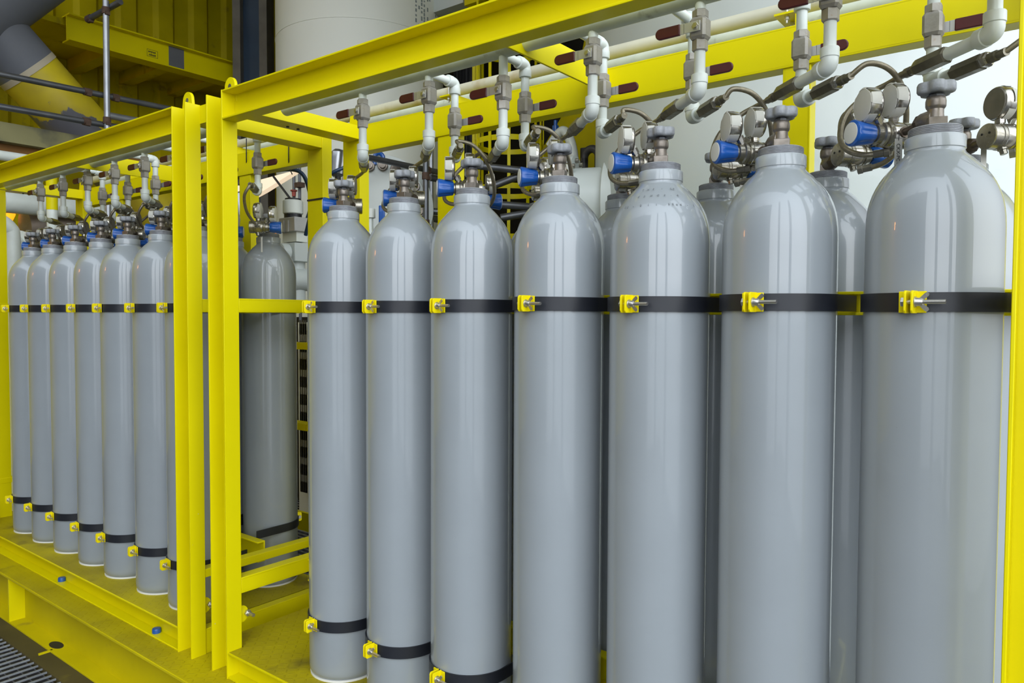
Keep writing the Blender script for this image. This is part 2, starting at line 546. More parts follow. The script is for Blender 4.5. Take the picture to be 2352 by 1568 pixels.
def make_regulator(kf, taped=True):
    """body axis along +x (knob end), inlet towards +y"""
    t = thing('pressure_regulator', '', 'regulator')
    X = (1, 0, 0)
    body = obj('body', MB().lathe([(0.010, -0.024), (0.0265, -0.023), (0.028, -0.021), (0.028, -0.004), (0.0266, -0.003), (0.0266, 0.000), (0.028, 0.001), (0.028, 0.032), (0.0265, 0.036),
                                   (0.0235, 0.037), (0.0235, 0.040), (0.0262, 0.041), (0.0262, 0.047), (0.0215, 0.049), (0.0205, 0.060), (0.016, 0.062), (0.0155, 0.068)], (0, 0, 0), X, 36), 'steel_mid', t)
    obj('clamp_band', MB().lathe([(0.0280, 0.008), (0.0292, 0.009), (0.0292, 0.028), (0.0280, 0.029)], (0, 0, 0), X, 32), 'steel', body)
    org = V((kf[0], kf[1], 0)) - KU * 0.1188          # body centre, seen from the cylinder axis
    vloc = V((-org.dot(KU), -org.dot(KV), 0.006))
    a = V((0.008, 0.018, 0))
    dd = (vloc - a).normalized()
    e = vloc - dd * 0.050
    obj('inlet_stem', MB().lathe([(0.0115, 0), (0.0115, 0.014), (0.008, 0.0145), (0.008, max(0.02, (e - a).length))], a, dd, 16), 'valve_dark', body)
    obj('outlet_fitting', MB().lathe([(0.010, 0), (0.010, 0.012), (0.0075, 0.013), (0.0075, 0.022)], (0.012, -0.005, -0.018), V((0.15, -0.25, -1)), 8), 'steel_dark', body)
    for sx, sy in ((-0.0236, 0.010), (-0.0236, -0.010)):
        obj('vent_hole', MB().cyl((sx, sy, 0.006), (sx - 0.0012, sy, 0.006), 0.0026, n=10), 'black', body)
    # knob
    fl = lambda q: 1 - 0.07 * (0.5 + 0.5 * math.cos(6 * q)) ** 3
    kn = MB()
    rings = []
    for r, h, f in ((0.0195, 0.066, 1), (0.0215, 0.068, 1.2), (0.0235, 0.082, 1.6), (0.0265, 0.100, 1.5), (0.0285, 0.111, 0.7), (0.0275, 0.1145, 0.3), (0.0235, 0.117, 0), (0.022, 0.1172, 0)):
        rings.append([V((h, r * (1 - f * (1 - fl(2 * PI * j / 60))) * math.cos(2 * PI * j / 60), r * (1 - f * (1 - fl(2 * PI * j / 60))) * math.sin(2 * PI * j / 60))) for j in range(60)])
    kn.loft(rings)
    knob = obj('knob', kn, 'blue', t, angle=40)
    obj('knob_cap', MB().lathe([(0.0225, 0.1168), (0.0225, 0.1182), (0.0205, 0.1188)], (0, 0, 0), X, 32), 'cap', knob)
    # two pressure gauges standing on the body
    for gx, gy, gz in ((0.078, 0.004, 0.060), (0.014, 0.002, 0.074)):
        tilt = V((1, -0.10, 0.0)).normalized()
        g = obj('gauge', MB().lathe([(0.020, -0.015), (0.032, -0.0145), (0.035, -0.012), (0.0358, -0.008), (0.0358, 0.011), (0.0345, 0.013), (0.032, 0.0135), (0.031, 0.0115)], (gx, gy, gz), tilt, 36), 'steel', t)
        obj('gauge_back', MB().lathe([(0.0335, -0.0146), (0.0325, -0.0158), (0.006, -0.0160)], (gx, gy, gz), tilt, 32), 'gaugeback', g)
        obj('gauge_stem', MB().lathe([(0.008, 0.020), (0.008, 0.030), (0.0105, 0.030), (0.0105, 0.044)], (min(gx, 0.036), gy * 0.5, 0.0), (gx - min(gx, 0.036), gy * 0.5, 0.075), 8), 'steel', g)
        if taped:
            c = MB()
            c.lathe([(0.0345, 0.0137), (0.0345, 0.0150), (0.033, 0.0154)], (gx, gy, gz), tilt, 10)
            ua, va_, wa = basis(tilt)
            for i in range(5):
                a0 = R(14 + 72 * i + random.uniform(-6, 6))
                hw_ = R(random.uniform(21, 28))
                dp = random.uniform(0.016, 0.024) if i != 2 else 0.010
                secs = []
                for j in range(7):
                    f = j / 6 * 2 - 1
                    secs.append([V((gx, gy, gz)) + (ua * math.cos(a0 + f * hw_ * q_) + va_ * math.sin(a0 + f * hw_ * q_)) * r_ + wa * h_
                                 for r_, h_, q_ in ((0.0332, 0.0149, 0.62), (0.0364, 0.0125, 0.9), (0.0367, 0.0145 - dp, 1.0), (0.0375, 0.0145 - dp, 1.0), (0.0374, 0.0132, 0.9), (0.0338, 0.0158, 0.62))])
                c.loft(secs)
            obj('tape_cover', c, 'tape', g)
        else:
            obj('gauge_glass', MB().lathe([(0.029, 0.0116), (0.029, 0.0122)], (gx, gy, gz), tilt, 32), 'dial', g)
    return t, org


def put_reg(cyl, kf, label, group):
    r, org = make_regulator(kf)
    back = abs(cyl.rotation_euler.z) > 1
    sg = -1 if back else 1
    r.location = (cyl.location.x + sg * org.x, cyl.location.y + sg * org.y, BZ)
    r.rotation_euler = (0, 0, RZ + (PI if back else 0))
    # turn the valve so that its outlet faces the regulator inlet
    v = [c for c in cyl.children if c.name.startswith('valve')][0]
    aim = org + KU * 0.008
    v.rotation_euler = (0, 0, math.atan2(aim.y, aim.x) - OUT)
    tag(r, label, 'regulator', group)
    return r


regs = {}
KF = [(-0.110, -0.006), (-0.118, 0.012), (-0.124, -0.026), (-0.128, -0.020), (-0.128, -0.030), (-0.160, 0.006), (-0.162, 0.004)]
for k in range(7):
    put_reg(CY['R', k], KF[k], 'steel regulator with blue knob on the %s front cylinder of the near rack' % ORD[k], 'regulators on the near front row')
for k in range(7):
    put_reg(CY['L', k], (-0.128, -0.01), 'steel regulator with blue knob on the %s front cylinder of the far rack' % ORD[k], 'regulators on the far front row')
for k in range(1, 7):
    put_reg(CY['RB', k], (-0.155, 0.040), 'regulator turned away on the back row behind the %s front cylinder, near rack' % ORD[k], 'regulators on the near back row')
for k in range(1, 7):
    put_reg(CY['LB', k], (-0.150, 0.030), 'regulator turned away on the back row behind the %s front cylinder, far rack' % ORD[k], 'regulators on the far back row')


# hanging identification tags (a plate wired to the regulator, free to swing)
def tag_plate(p, u, w, h, label, txt=None):
    """plate hanging from p, width along u"""
    u = V(u).normalized()
    p = V(p)
    t = thing('identification_tag', label, 'tag', p, 0, 'metal tags on the regulators')
    n = u.cross(V((0, 0, 1)))
    obj('plate', MB().obox(V((0, 0, -h / 2 - 0.006)), u, n, (0, 0, 1), w / 2, 0.0005, h / 2), 'tag', t)
    obj('wire', MB().tube([(0, 0, 0.012), n * 0.002 + V((0, 0, 0)), (0, 0, -0.010)], 0.0008, 6), 'black', t)
    if txt:
        # reads downwards, top of the letters to the right
        obj('lettering', text_mb(txt, 0.0105, u * (-w * 0.24) + n * 0.0007 + V((0, 0, -0.016)), (0, 0, -1), u, 0.0003), 'ink', t, angle=20)
    return t


tag_plate(at(2064, 312, Y=0.03), RT, 0.0160, 0.09, 'narrow metal tag lettered in black hanging by the rightmost front cylinder neck', 'CKX-PCV-6')
tag_plate(at(2260, 332, Y=0.26), RT, 0.0125, 0.08, 'plain narrow metal tag hanging right of the rightmost cylinder neck')
tag_plate(at(1704, 405, Y=0.24), RT, 0.009, 0.06, 'plain narrow metal tag hanging left of the sixth front cylinder')
tag_plate(at(601, 540, Y=0.24), RT, 0.007, 0.07, 'plain narrow metal tag hanging on the lone cylinder between the posts')


# ------------------------------------------------------------------ clamping straps
def make_strap():
    t = thing('cylinder_strap', '', 'strap')
    h = 0.0185
    r0, r1 = 0.1262, 0.1302
    path_o, path_i = [], []
    pts = [(-1, 0.160, None), (-1, 0.08, None)] + [(None, None, PI + PI * i / 36) for i in range(37)] + [(1, 0.08, None), (1, 0.160, None)]
    rings = []
    for s, y, a in pts:
        if a is None:
            pi_, po = (s * r0, y), (s * r1, y)
        else:
            pi_, po = (r0 * math.cos(a), r0 * math.sin(a)), (r1 * math.cos(a), r1 * math.sin(a))
        rings.append([V((pi_[0], pi_[1], -h)), V((po[0], po[1], -h)), V((po[0], po[1], h)), V((pi_[0], pi_[1], h))])
    obj('band', MB().loft(rings), 'rubber', t)
    a = R(-95)
    e = V((math.cos(a), math.sin(a), 0))
    q = V((-math.sin(a), math.cos(a), 0))       # tangential, towards +x
    for off, sgn in ((-0.0060, -1), (0.0060, 1)):
        mb = MB()
        mb.prism([(0, -0.0215), (0.030, -0.0215), (0.034, -0.016), (0.034, 0.016), (0.030, 0.0215), (0, 0.0215)], e * 0.1295 + q * (off - 0.002), e, V((0, 0, 1)), q * 0.004)
        mb.obox(e * 0.1318 + q * (off + sgn * 0.009), q, e, (0, 0, 1), 0.009, 0.0018, 0.0205)
        obj('clamp_plate', mb, 'yellow_clip', t, 0.0008)
    c = e * 0.149
    bolt = obj('bolt', MB().cyl(c - q * 0.012, c + q * 0.060, 0.0042, n=14), 'bolt', t)
    obj('bolt_head', MB().hexa(c - q * 0.0155, c - q * 0.0085, 0.0095), 'bolt', bolt)
    obj('washer', MB().cyl(c + q * 0.0085, c + q * 0.0100, 0.0105, n=18), 'bolt', bolt)
    wn = MB()
    wn.lathe([(0.0085, 0), (0.0075, 0.008), (0.006, 0.012)], c + q * 0.010, q, 16)
    for sg in (1, -1):
        dv = (q * 0.62 + V((0, 0, sg)) * 0.62).normalized()
        nn = q.cross(dv)
        wn.prism([(0.002, -0.004), (0.020, -0.0065), (0.0235, -0.004), (0.0235, 0.004), (0.019, 0.0055), (0.002, 0.005)], c + q * 0.014 - nn * 0.0011, dv, nn.cross(dv), nn * 0.0022)
    obj('wing_nut', wn, 'bolt', t)
    return t


strap0 = make_strap()
used_s = [False]


def put_strap(x, y, z, back, label, group, roll=0.0):
    s_ = strap0 if not used_s[0] else copy_tree(strap0)
    used_s[0] = True
    s_.location = (x, y, z)
    s_.rotation_euler = (0, roll, PI if back else 0)
    tag(s_, label, 'strap', group)
    return s_


TILT = [0, 0, 0, 0.006, 0.002, 0.0, 0]
DZ = [0, 0.0, 0.0015, 0.006, 0.003, 0.005, 0.003]
for k in range(7):
    put_strap(XR[k], 0, Z_UP + DZ[k], False, 'black upper strap with yellow clamp around the %s front cylinder of the near rack' % ORD[k], 'upper straps of the near rack', TILT[k] * 2)
    put_strap(XR[k], 0, Z_LO, False, 'black lower strap with yellow clamp around the %s front cylinder of the near rack' % ORD[k], 'lower straps of the near rack')
    put_strap(XL[k], 0, Z_UP, False, 'black upper strap with yellow clamp around the %s front cylinder of the far rack' % ORD[k], 'upper straps of the far rack')
    put_strap(XL[k], 0, Z_LO, False, 'black lower strap with yellow clamp around the %s front cylinder of the far rack' % ORD[k], 'lower straps of the far rack')
    if k > 2:
        put_strap(k * S, YB, Z_UP, True, 'black upper strap on the back cylinder behind the %s front one, near rack' % ORD[k], 'back straps of the near rack')
put_strap(-0.984, YB, 0.272, True, 'black lower strap on the lone cylinder between the yellow posts', 'back straps of the far rack')
put_strap(-0.984, YB, Z_UP, True, 'black upper strap on the lone cylinder between the yellow posts', 'back straps of the far rack')
put_strap(-0.984 - S, YB, 0.272, True, 'black lower strap on the back cylinder just left of the lone one', 'back straps of the far rack')


# ------------------------------------------------------------------ racks
def chan(mb, axis, a0, a1, w0, w1, d_web, d_toe, t=0.007):
    """channel running along axis from a0 to a1; width w0..w1; web at d_web, flange toes at d_toe.
    axis 'x': width is z, depth is y.  axis 'z': width is x, depth is y.  axis 'y': width is z, depth is x"""
    s = 1 if d_toe > d_web else -1
    web = sorted((d_web, d_web + s * t))
    dep = sorted((d_web, d_toe))

    def bx(w, d):
        if axis == 'x':
            mb.box(a0, a1, d[0], d[1], w[0], w[1])
        elif axis == 'z':
            mb.box(w[0], w[1], d[0], d[1], a0, a1)
        else:
            mb.box(d[0], d[1], a0, a1, w[0], w[1])
    bx((w0 + t * 0.5, w1 - t * 0.5), web)
    bx((w0, w0 + t), dep)
    bx((w1 - t, w1), dep)
    return mb


def rack(x0, label, group, left):
    t = thing('cylinder_rack', label, 'rack', (x0, 0, 0), 0, group)
    B = 0.0015
    W = 2.64
    # corner posts: channels with the toes outwards
    for i, (xa, xb) in enumerate(((0.0, 0.11), (W - 0.11, W))):
        obj('post', chan(MB(), 'z', -0.105, 2.093, xa, xb, -0.143, -0.205), 'yellow', t, B)
        obj('post', chan(MB(), 'z', -0.105, 2.09, xa - 0.01, xb - 0.008, 0.452, 0.505), 'yellow', t, B)
    for xa, xb in ((0.567, 0.665), (1.925, 2.003) if not left else (1.951, 2.049)):
        obj('post', chan(MB(), 'z', -0.09, 1.985, xa, xb, 0.455, 0.505), 'yellow', t, B)
    obj('top_beam', chan(MB(), 'x', 0.11, W - 0.11, 1.985, 2.092, -0.146, -0.205), 'yellow', t, B)
    obj('top_beam', chan(MB(), 'x', 0.11, W - 0.11, 1.980, 2.095, 0.450, 0.507), 'yellow', t, B)
    # cross beams under the top
    obj('cross_beam', MB().box(0.012, 0.110, -0.142, 0.452, 2.034, 2.092), 'yellow', t, B)
    obj('cross_beam', MB().box(W - 0.11, W - 0.012, -0.142, 0.452, 2.034, 2.092), 'yellow', t, B)
    obj('cross_beam', MB().box(1.342, 1.350, -0.142, 0.452, 2.012, 2.096).box(1.30, 1.344, -0.142, 0.452, 2.088, 2.096), 'yellow', t, B)
    for yy in (0.12, 0.17):
        obj('bolt', MB().cyl((0.05, yy, 2.034), (0.05, yy, 2.029), 0.006, n=8), 'black', t)
    # end rails and the rails between the two rows
    for xe in (0.110, W - 0.060 if not left else W - 0.002):
        obj('end_rail', chan(MB(), 'y', -0.143, 0.452, 1.279, 1.331, xe, xe - 0.045), 'yellow', t, B)
        if left:
            obj('end_rail', MB().box(xe - 0.050, xe, -0.143, 0.452, 0.211, 0.244), 'yellow', t, B)
        else:
            obj('end_rail', chan(MB(), 'y', -0.143, 0.452, 0.208, 0.268, xe, xe - 0.050), 'yellow', t, B)
    obj('mid_rail', chan(MB(), 'x', 0.110, W - 0.10, 1.276, 1.332, 0.198, 0.160), 'yellow', t, B)
    obj('mid_rail', chan(MB(), 'x', 0.110, W - 0.10, 0.170, 0.262, 0.198, 0.160), 'yellow', t, B)
    obj('gusset', MB().prism([(0, 0), (0.05, 0), (0.05, 0.004), (0.03, 0.07), (0, 0.07)], (0.16, 0.15, 0.0), (1, 0, 0), (0, 0, 1), (0, 0.006, 0)), 'yellow', t)
    obj('foot_stop', MB().box(0.40, 0.46, -0.012, -0.006, 0.0, 0.05).box(0.395, 0.475, -0.02, 0.0, 0, 0.004), 'yellow', t, B)
    # base
    obj('deck_plate', MB().box(0.112, W - 0.112, -0.198, 0.5, -0.008, 0.0).box(-0.016, 0.112, -0.135, 0.5, -0.008, 0.0).box(W - 0.112, W - 0.05, -0.135, 0.5, -0.008, 0.0), 'yellow_plate', t)
    obj('base_channel', chan(MB(), 'x', 0.11, W - 0.11, -0.100, -0.001, -0.150, -0.203), 'yellow', t, B)
    obj('base_channel', chan(MB(), 'x', 0.11, W - 0.11, -0.100, -0.009, 0.45, 0.505), 'yellow', t, B)
    obj('base_channel', chan(MB(), 'y', -0.143, 0.452, -0.100, 0.0, W - 0.004, W - 0.055), 'yellow', t, B)
    obj('base_channel', chan(MB(), 'y', -0.143, 0.452, -0.100, -0.009, 0.05, 0.105), 'yellow', t, B)
    # lifting lugs standing on the post webs
    for xa, sg in ((0.055, 1), (W - 0.055, -1)):
        for yy in (-0.150, 0.470):
            if yy > 0 and sg < 0 and not left:
                continue
            zb = 2.06 if yy < 0 else 2.08
            out = []
            for i in range(13):
                a = PI * i / 12
                out.append((0.034 * math.cos(a), zb + 0.062 + 0.034 * math.sin(a)))
            out = [(0.046, zb)] + out + [(-0.046, zb)]
            mb = MB().prism(out, (xa + (0.024 if yy < 0 else 0) * sg, yy - 0.004, 0), (1, 0, 0), (0, 0, 1), (0, 0.012, 0))
            lug = obj('lifting_lug', mb, 'yellow', t, 0.001)
            obj('lug_hole', MB().cyl((xa + (0.024 if yy < 0 else 0) * sg, yy - 0.0046, zb + 0.062), (xa + (0.024 if yy < 0 else 0) * sg, yy + 0.0086, zb + 0.062), 0.010, n=18), 'brownbeam', lug)
    # bolt tying the two frames together
    if left:
        obj('blue_plug', MB().lathe([(0.018, -0.094), (0.018, -0.078), (0.0165, -0.074), (0.006, -0.073)], (1.316, -0.172, 0), (0, 0, 1), 20), 'blue', t)
        obj('blue_plug', MB().lathe([(0.018, -0.094), (0.018, -0.078), (0.0165, -0.074), (0.006, -0.073)], (2.300, -0.176, 0), (0, 0, 1), 20), 'blue', t)
        obj('end_panel', MB().box(0.100, 0.108, -0.20, 0.004, -0.09, 2.03), 'yellow', t)
        obj('stop_plate', MB().box(0.11, 0.24, -0.2, -0.15, 0.0, 0.12), 'yellow', t, B)
        for px_, py_, xx in ((553, 1408, -0.455), (468, 1388, -0.712)):
            q = at(px_, py_, X=xx) - V((x0, 0, 0))
            obj('spacer_plate', MB().prism([(0.026 * math.cos(2 * PI * i / 24), 0.032 * math.sin(2 * PI * i / 24)) for i in range(24)], q, (0, 1, 0), (0, 0, 1), (0.010, 0, 0)), 'yellow', t)
            jb = obj('joining_bolt', MB().cyl(q + V((-0.03, 0.020, 0)), q + V((0.056, 0.020, 0)), 0.0065, n=12), 'bolt', t)
            obj('nut', MB().hexa(q + V((0.011, 0.020, 0)), q + V((0.024, 0.020, 0)), 0.013), 'bolt', jb)
        obj('tie_plate', MB().box(W - 0.01, W + 0.147, -0.1455, -0.1395, 2.02, 2.09), 'yellow', t)
    # brackets carrying the rear pipes, with U-bolts
    for bx in ((0.640, 1.958) if not left else (0.75, 1.9)):
        br = obj('pipe_bracket', MB().prism([(0.452, 2.09), (0.555, 2.118), (0.555, 2.134), (0.452, 2.134)], (bx, 0, 0), (0, 1, 0), (0, 0, 1), (0.006, 0, 0))
                 .box(bx - 0.060, bx + 0.006, 0.452, 0.56, 2.133, 2.139), 'yellow', t)
        bx -= 0.06
        ub = [(bx + 0.03, 0.474, 2.115), (bx + 0.03, 0.474, 2.160)] + [(bx + 0.03, 0.5 - 0.026 * math.cos(PI * i / 10), 2.162 + 0.026 * math.sin(PI * i / 10)) for i in range(11)] + [(bx + 0.03, 0.526, 2.115)]
        obj('u_bolt', MB().tube(ub, 0.0035, 8), 'lever', br)
        for yy in (0.474, 0.526):
            obj('nut', MB().hexa((bx + 0.03, yy, 2.124), (bx + 0.03, yy, 2.134), 0.0075), 'lever', br)
    return t


X0R, X0L = -0.54, -3.327
rr = rack(X0R, 'yellow steel rack frame on the right holding the near gas cylinders', 'cylinder racks', False)
rl = rack(X0L, 'yellow steel rack frame on the left holding the far gas cylinders', 'cylinder racks', True)
# cable ties round the rear beam and post of the left rack
tie = MB().box(2.520, 2.635, 0.4485, 0.4505, 1.800, 1.808).box(2.632, 2.634, 0.45, 0.508, 1.800, 1.808)
obj('cable_tie', tie, 'black', rl)

# ------------------------------------------------------------------ manifold pipes
hd = MB().cyl((-0.33, 0, 2.051), (2.35, 0, 2.051), 0.0265, n=24)
tag(obj('manifold_pipe', hd, 'header'), 'dull green-white header pipe running just behind the near rack top beam', 'pipe', 'header pipes of the racks')
hd = MB().cyl((-3.15, 0, 2.051), (-0.72, 0, 2.051), 0.0265, n=24)
tag(obj('manifold_pipe', hd, 'header'), 'dull green-white header pipe behind the top beam of the far left rack', 'pipe', 'header pipes of the racks')
tag(obj('rear_pipe', MB().cyl((-3.3, 0.5, 2.1625), (2.35, 0.5, 2.1625), 0.0215, n=24), 'cream'), 'rust-streaked cream pipe resting on brackets along the rear beam', 'pipe')
tag(obj('rear_pipe', MB().cyl((-3.3, 0.63, 2.166), (2.35, 0.63, 2.166), 0.033, n=24), 'header'), 'thicker grey-green pipe just below and behind the cream one', 'pipe')

DIAG = V((-0.742, 0.670, 0)).normalized()


def valve_parts(t, z, front):
    """ball valve about the pipe axis (local origin), z = centre height offset; lever along -x (front) or +x (back)"""
    s = -1 if front else 1
    blk = MB()
    w = 0.0205
    c = 0.006
    poly = [(-w + c, -w), (w - c, -w), (w, -w + c), (w, w - c), (w - c, w), (-w + c, w), (-w, w - c), (-w, -w + c)]
    hz = 0.0265
    rings = []
    for zz, k in ((-hz, 0.80), (-hz + 0.007, 1.0), (hz - 0.007, 1.0), (hz, 0.80)):
        rings.append([V((a * k, b * k, z + zz)) for a, b in poly])
    blk.loft(rings)
    v = obj('valve_body', blk, 'hexvalve', t, angle=25)
    obj('hex_end', MB().hexa((0, 0, z + hz - 0.001), (0, 0, z + hz + 0.019), 0.0195), 'hexvalve', v, angle=25)
    obj('hex_end', MB().hexa((0, 0, z - hz + 0.001), (0, 0, z - hz - 0.026), 0.0190), 'hexvalve', v, angle=25)
    yf = s * 0.0205
    obj('stem_nut', MB().cyl((0, yf, z), (0, yf + s * 0.014, z), 0.0055, n=12).hexa((0, yf + s * 0.006, z), (0, yf + s * 0.011, z), 0.009), 'bolt', v)
    yl = s * 0.0275
    lv = MB()
    lv.box(*sorted((s * -0.012, s * 0.030)), *sorted((yl - 0.0013, yl + 0.0013)), z - 0.012, z + 0.012)
    lv.prism([(0.028, -0.0125), (0.044, -0.0125), (0.044, 0.0125), (0.028, 0.0125)], (0, yl - 0.0013, z), (s, 0, -0.0), (0, 0, 1), (0, 0.0026, 0))
    obj('lever', lv, 'lever', v, 0.0006)
    gp = []
    for i in range(9):
        a = -PI / 2 + PI * i / 8
        gp.append((0.091 + 0.0135 * math.cos(a), 0.0135 * math.sin(a)))
    gp = [(0.039, -0.0135)] + gp + [(0.039, 0.0135)]
    obj('lever_grip', MB().prism(gp, (0, yl - 0.0045, z), (s, 0, 0), (0, 0, 1), (0, 0.009, 0)), 'maroon', v, 0.0025)
    return v


def elbow(mb, c, d1, d2, r=0.0182, rp=0.0134):
    """socket elbow at corner c between directions d1 and d2: rounded heel and two collars"""
    c, d1, d2 = V(c), V(d1).normalized(), V(d2).normalized()
    k = 0.017
    pts = [c + d1 * 0.022, c + d1 * k]
    for i in range(1, 10):
        t = i / 10
        a, b, e = c + d1 * k, c - (d1 + d2) * 0.002, c + d2 * k
        pts.append(a * (1 - t) ** 2 + b * 2 * t * (1 - t) + e * t * t)
    pts += [c + d2 * k, c + d2 * 0.022]
    mb.tube(pts, r * 1.0, 24)
    for d_ in (d1, d2):
        mb.lathe([(r * 0.9, 0.0155), (r * 1.10, 0.0185), (r * 1.10, 0.0375), (r * 1.04, 0.0395), (rp, 0.0400)], c, d_, 24)
    return mb


def drop_front(x, label, group, dz=0.0, tex=None):
    t = thing('drop_pipe', label, 'pipe', (x, 0, 0), 0, group)
    z = 1.9655 + dz
    obj('upper_pipe', MB().cyl((0, 0, 2.03), (0, 0, z + 0.040), 0.0134), 'white_pipe', t)
    valve_parts(t, z, True)
    obj('lower_pipe', MB().cyl((0, 0, z - 0.050), (0, 0, 1.845 + dz), 0.0134), 'white_pipe', t)
    c = V((0, 0, 1.818 + dz))
    obj('elbow', elbow(MB(), c, (0, 0, 1), DIAG), 'white_pipe', t, angle=50)
    obj('tail_pipe', MB().cyl(c + DIAG * 0.04, c + DIAG * 0.122, 0.0134), 'white_pipe', t)
    cp = obj('coupling', MB().lathe([(0.0150, 0.118), (0.0182, 0.121), (0.0182, 0.205), (0.0150, 0.214), (0.0105, 0.218), (0.0105, 0.232)], c, DIAG, 6), 'coupling', t)
    obj('ferrule', MB().lathe([(0.0112, 0.229), (0.0112, 0.243), (0.0088, 0.246), (0.0088, 0.262)], c, DIAG, 14), 'coupling', cp)
    return c + DIAG * 0.258 + V((x, 0, 0))


def drop_back(x, y, label, group, dz=0.0):
    t = thing('drop_pipe', label, 'pipe', (x, y, 0), 0, group)
    z = 1.9465 + dz
    top = V((0, 0, 2.078))
    obj('branch_pipe', MB().cyl((0, -y + 0.02, 2.078), (0, -0.03, 2.078), 0.0134), 'white_pipe', t)
    obj('elbow', elbow(MB(), top, (0, -1, 0), (0, 0, -1)), 'white_pipe', t, angle=50)
    obj('upper_pipe', MB().cyl((0, 0, 2.04), (0, 0, z + 0.040), 0.0134), 'white_pipe', t)
    valve_parts(t, z, False)
    obj('lower_pipe', MB().cyl((0, 0, z - 0.050), (0, 0, 1.845 + dz), 0.0134), 'white_pipe', t)
    c = V((0, 0, 1.818 + dz))
    D = -DIAG
    obj('elbow', elbow(MB(), c, (0, 0, 1), D), 'white_pipe', t, angle=50)
    obj('tail_pipe', MB().cyl(c + D * 0.04, c + D * 0.070, 0.0134), 'white_pipe', t)
    cp = obj('coupling', MB().lathe([(0.0150, 0.064), (0.0175, 0.067), (0.0175, 0.146), (0.0150, 0.149)], c, D, 6), 'coupling', t)
    obj('nut', MB().lathe([(0.0160, 0.1485), (0.0165, 0.1505), (0.0160, 0.161), (0.0125, 0.164)], c, D, 6), 'steel', cp)
    obj('ferrule', MB().lathe([(0.0112, 0.162), (0.0112, 0.182), (0.0088, 0.185), (0.0088, 0.205)], c, D, 14), 'coupling', cp)
    return c + D * 0.2 + V((x, y, 0))


def hose(pts, label, group, r=0.0064):
    t = thing('braided_hose', label, 'hose', pts[0], 0, group)
    o = V(pts[0])
    P = [V(p) - o for p in pts]
    sp = spline(P, 8)
    obj('hose', MB().tube(sp, r, 12), 'hose', t, angle=60)
    d = (sp[-1] - sp[-4]).normalized()
    obj('end_fitting', MB().lathe([(0.0088, -0.030), (0.0088, -0.010), (0.0105, -0.009), (0.0105, 0.002)], sp[-1], d, 8), 'steel_dark', t)
    return t


AOFF = [0.106, 0.115, 0.109, 0.108, 0.104, 0.097, 0.092]
BOFF = [0, 0.025, 0.024, 0.007, -0.014, -0.030, -0.046]
BDZ = [0, 0, 0, 0, 0, -0.004, -0.012]
ADZ = [0.0, 0.0, -0.040, 0.0, 0.0, 0.0, 0.003]
A_PATH = [(-0.130, 0.193, 1.812), (-0.170, 0.190, 1.795), (-0.208, 0.158, 1.750), (-0.209, 0.110, 1.692), (-0.190, 0.082, 1.652), (-0.150, 0.074, 1.632), (-0.100, 0.078, 1.632)]
B_PATH = [(0.154, -0.270, 1.836), (0.190, -0.240, 1.826), (0.212, -0.205, 1.790), (0.215, -0.165, 1.735), (0.200, -0.135, 1.676), (0.160, -0.120, 1.640), (0.105, -0.120, 1.630)]
for k in range(7):
    e = drop_front(k * S + AOFF[k], 'white drop pipe with maroon lever pointing left, %s from left, near rack' % ORD[k], 'front drop pipes of the near rack', ADZ[k])
    hose([e] + [(XR[k] + a, b, c) for a, b, c in A_PATH], 'braided steel hose curling from the %s left-lever valve to its regulator, near rack' % ORD[k], 'front hoses of the near rack')
for k in range(1, 7):
    e = drop_back(k * S + BOFF[k], 0.22, 'white drop pipe with maroon lever pointing right, %s from left, near rack' % ORD[k - 1], 'rear drop pipes of the near rack', BDZ[k])
    hose([e] + [(k * S + a, YB + b, c) for a, b, c in B_PATH], 'braided steel hose arching from the %s right-lever valve of the near rack' % ORD[k - 1], 'rear hoses of the near rack')
LX = [-0.984 - (6 - k) * S for k in range(7)]
for k in range(7):
    e = drop_front(LX[k] + 0.52 * S, 'white drop pipe with lever pointing left, %s from left, far rack' % ORD[k], 'front drop pipes of the far rack')
    off = V((e.x - (LX[k] - 0.0875), 0, 0))
    pts = [e]
    for i, (a, b, c) in enumerate(A_PATH):
        w_ = max(0, 1 - (i + 1) / 4)
        pts.append((XL[k] + a + off.x * w_, b, c))
    hose(pts, 'braided hose from the %s left-lever valve of the far rack' % ORD[k], 'front hoses of the far rack')
for k in range(1, 7):
    e = drop_back(LX[k] + 0.42 * S, 0.22, 'white drop pipe with lever pointing right, %s from left, far rack' % ORD[k - 1], 'rear drop pipes of the far rack')
    pts = [e, e + V((0.018, -0.016, -0.012))] + [(LX[k] + a, YB + b, c) for a, b, c in ((0.275, -0.300, 1.765), (0.235, -0.265, 1.712), (0.180, -0.200, 1.680), (0.135, -0.150, 1.668))]
    hose(pts, 'braided hose from the %s right-lever valve of the far rack' % ORD[k - 1], 'rear hoses of the far rack')

# ------------------------------------------------------------------ platform under the racks and the floor
pl = thing('rack_platform', 'yellow tread-plate platform the two cylinder racks stand on', 'platform', (0, 0, -0.1))
obj('deck_plate', MB().box(-3.6, 2.6, -0.308, 0.56, -0.012, 0.0), 'yellow_plate', pl)
obj('side_channel', chan(MB(), 'x', -3.6, 2.6, -0.252, -0.002, -0.225, -0.312, 0.012), 'yellow_old_dim', pl, 0.002)  # duller yellow imitates the lower light on the platform side
obj('side_channel', chan(MB(), 'x', -3.6, 2.6, -0.252, -0.012, 0.48, 0.56, 0.012), 'yellow_old_dim', pl, 0.002)
for xx in (-2.33, 0.9):
    obj('stiffener', MB().box(xx, xx + 0.012, -0.310, -0.225, -0.24, -0.014), 'yellow', pl)
slot = [(0.055 * math.cos(2 * PI * i / 24), 0.026 * math.sin(2 * PI * i / 24)) for i in range(24)]
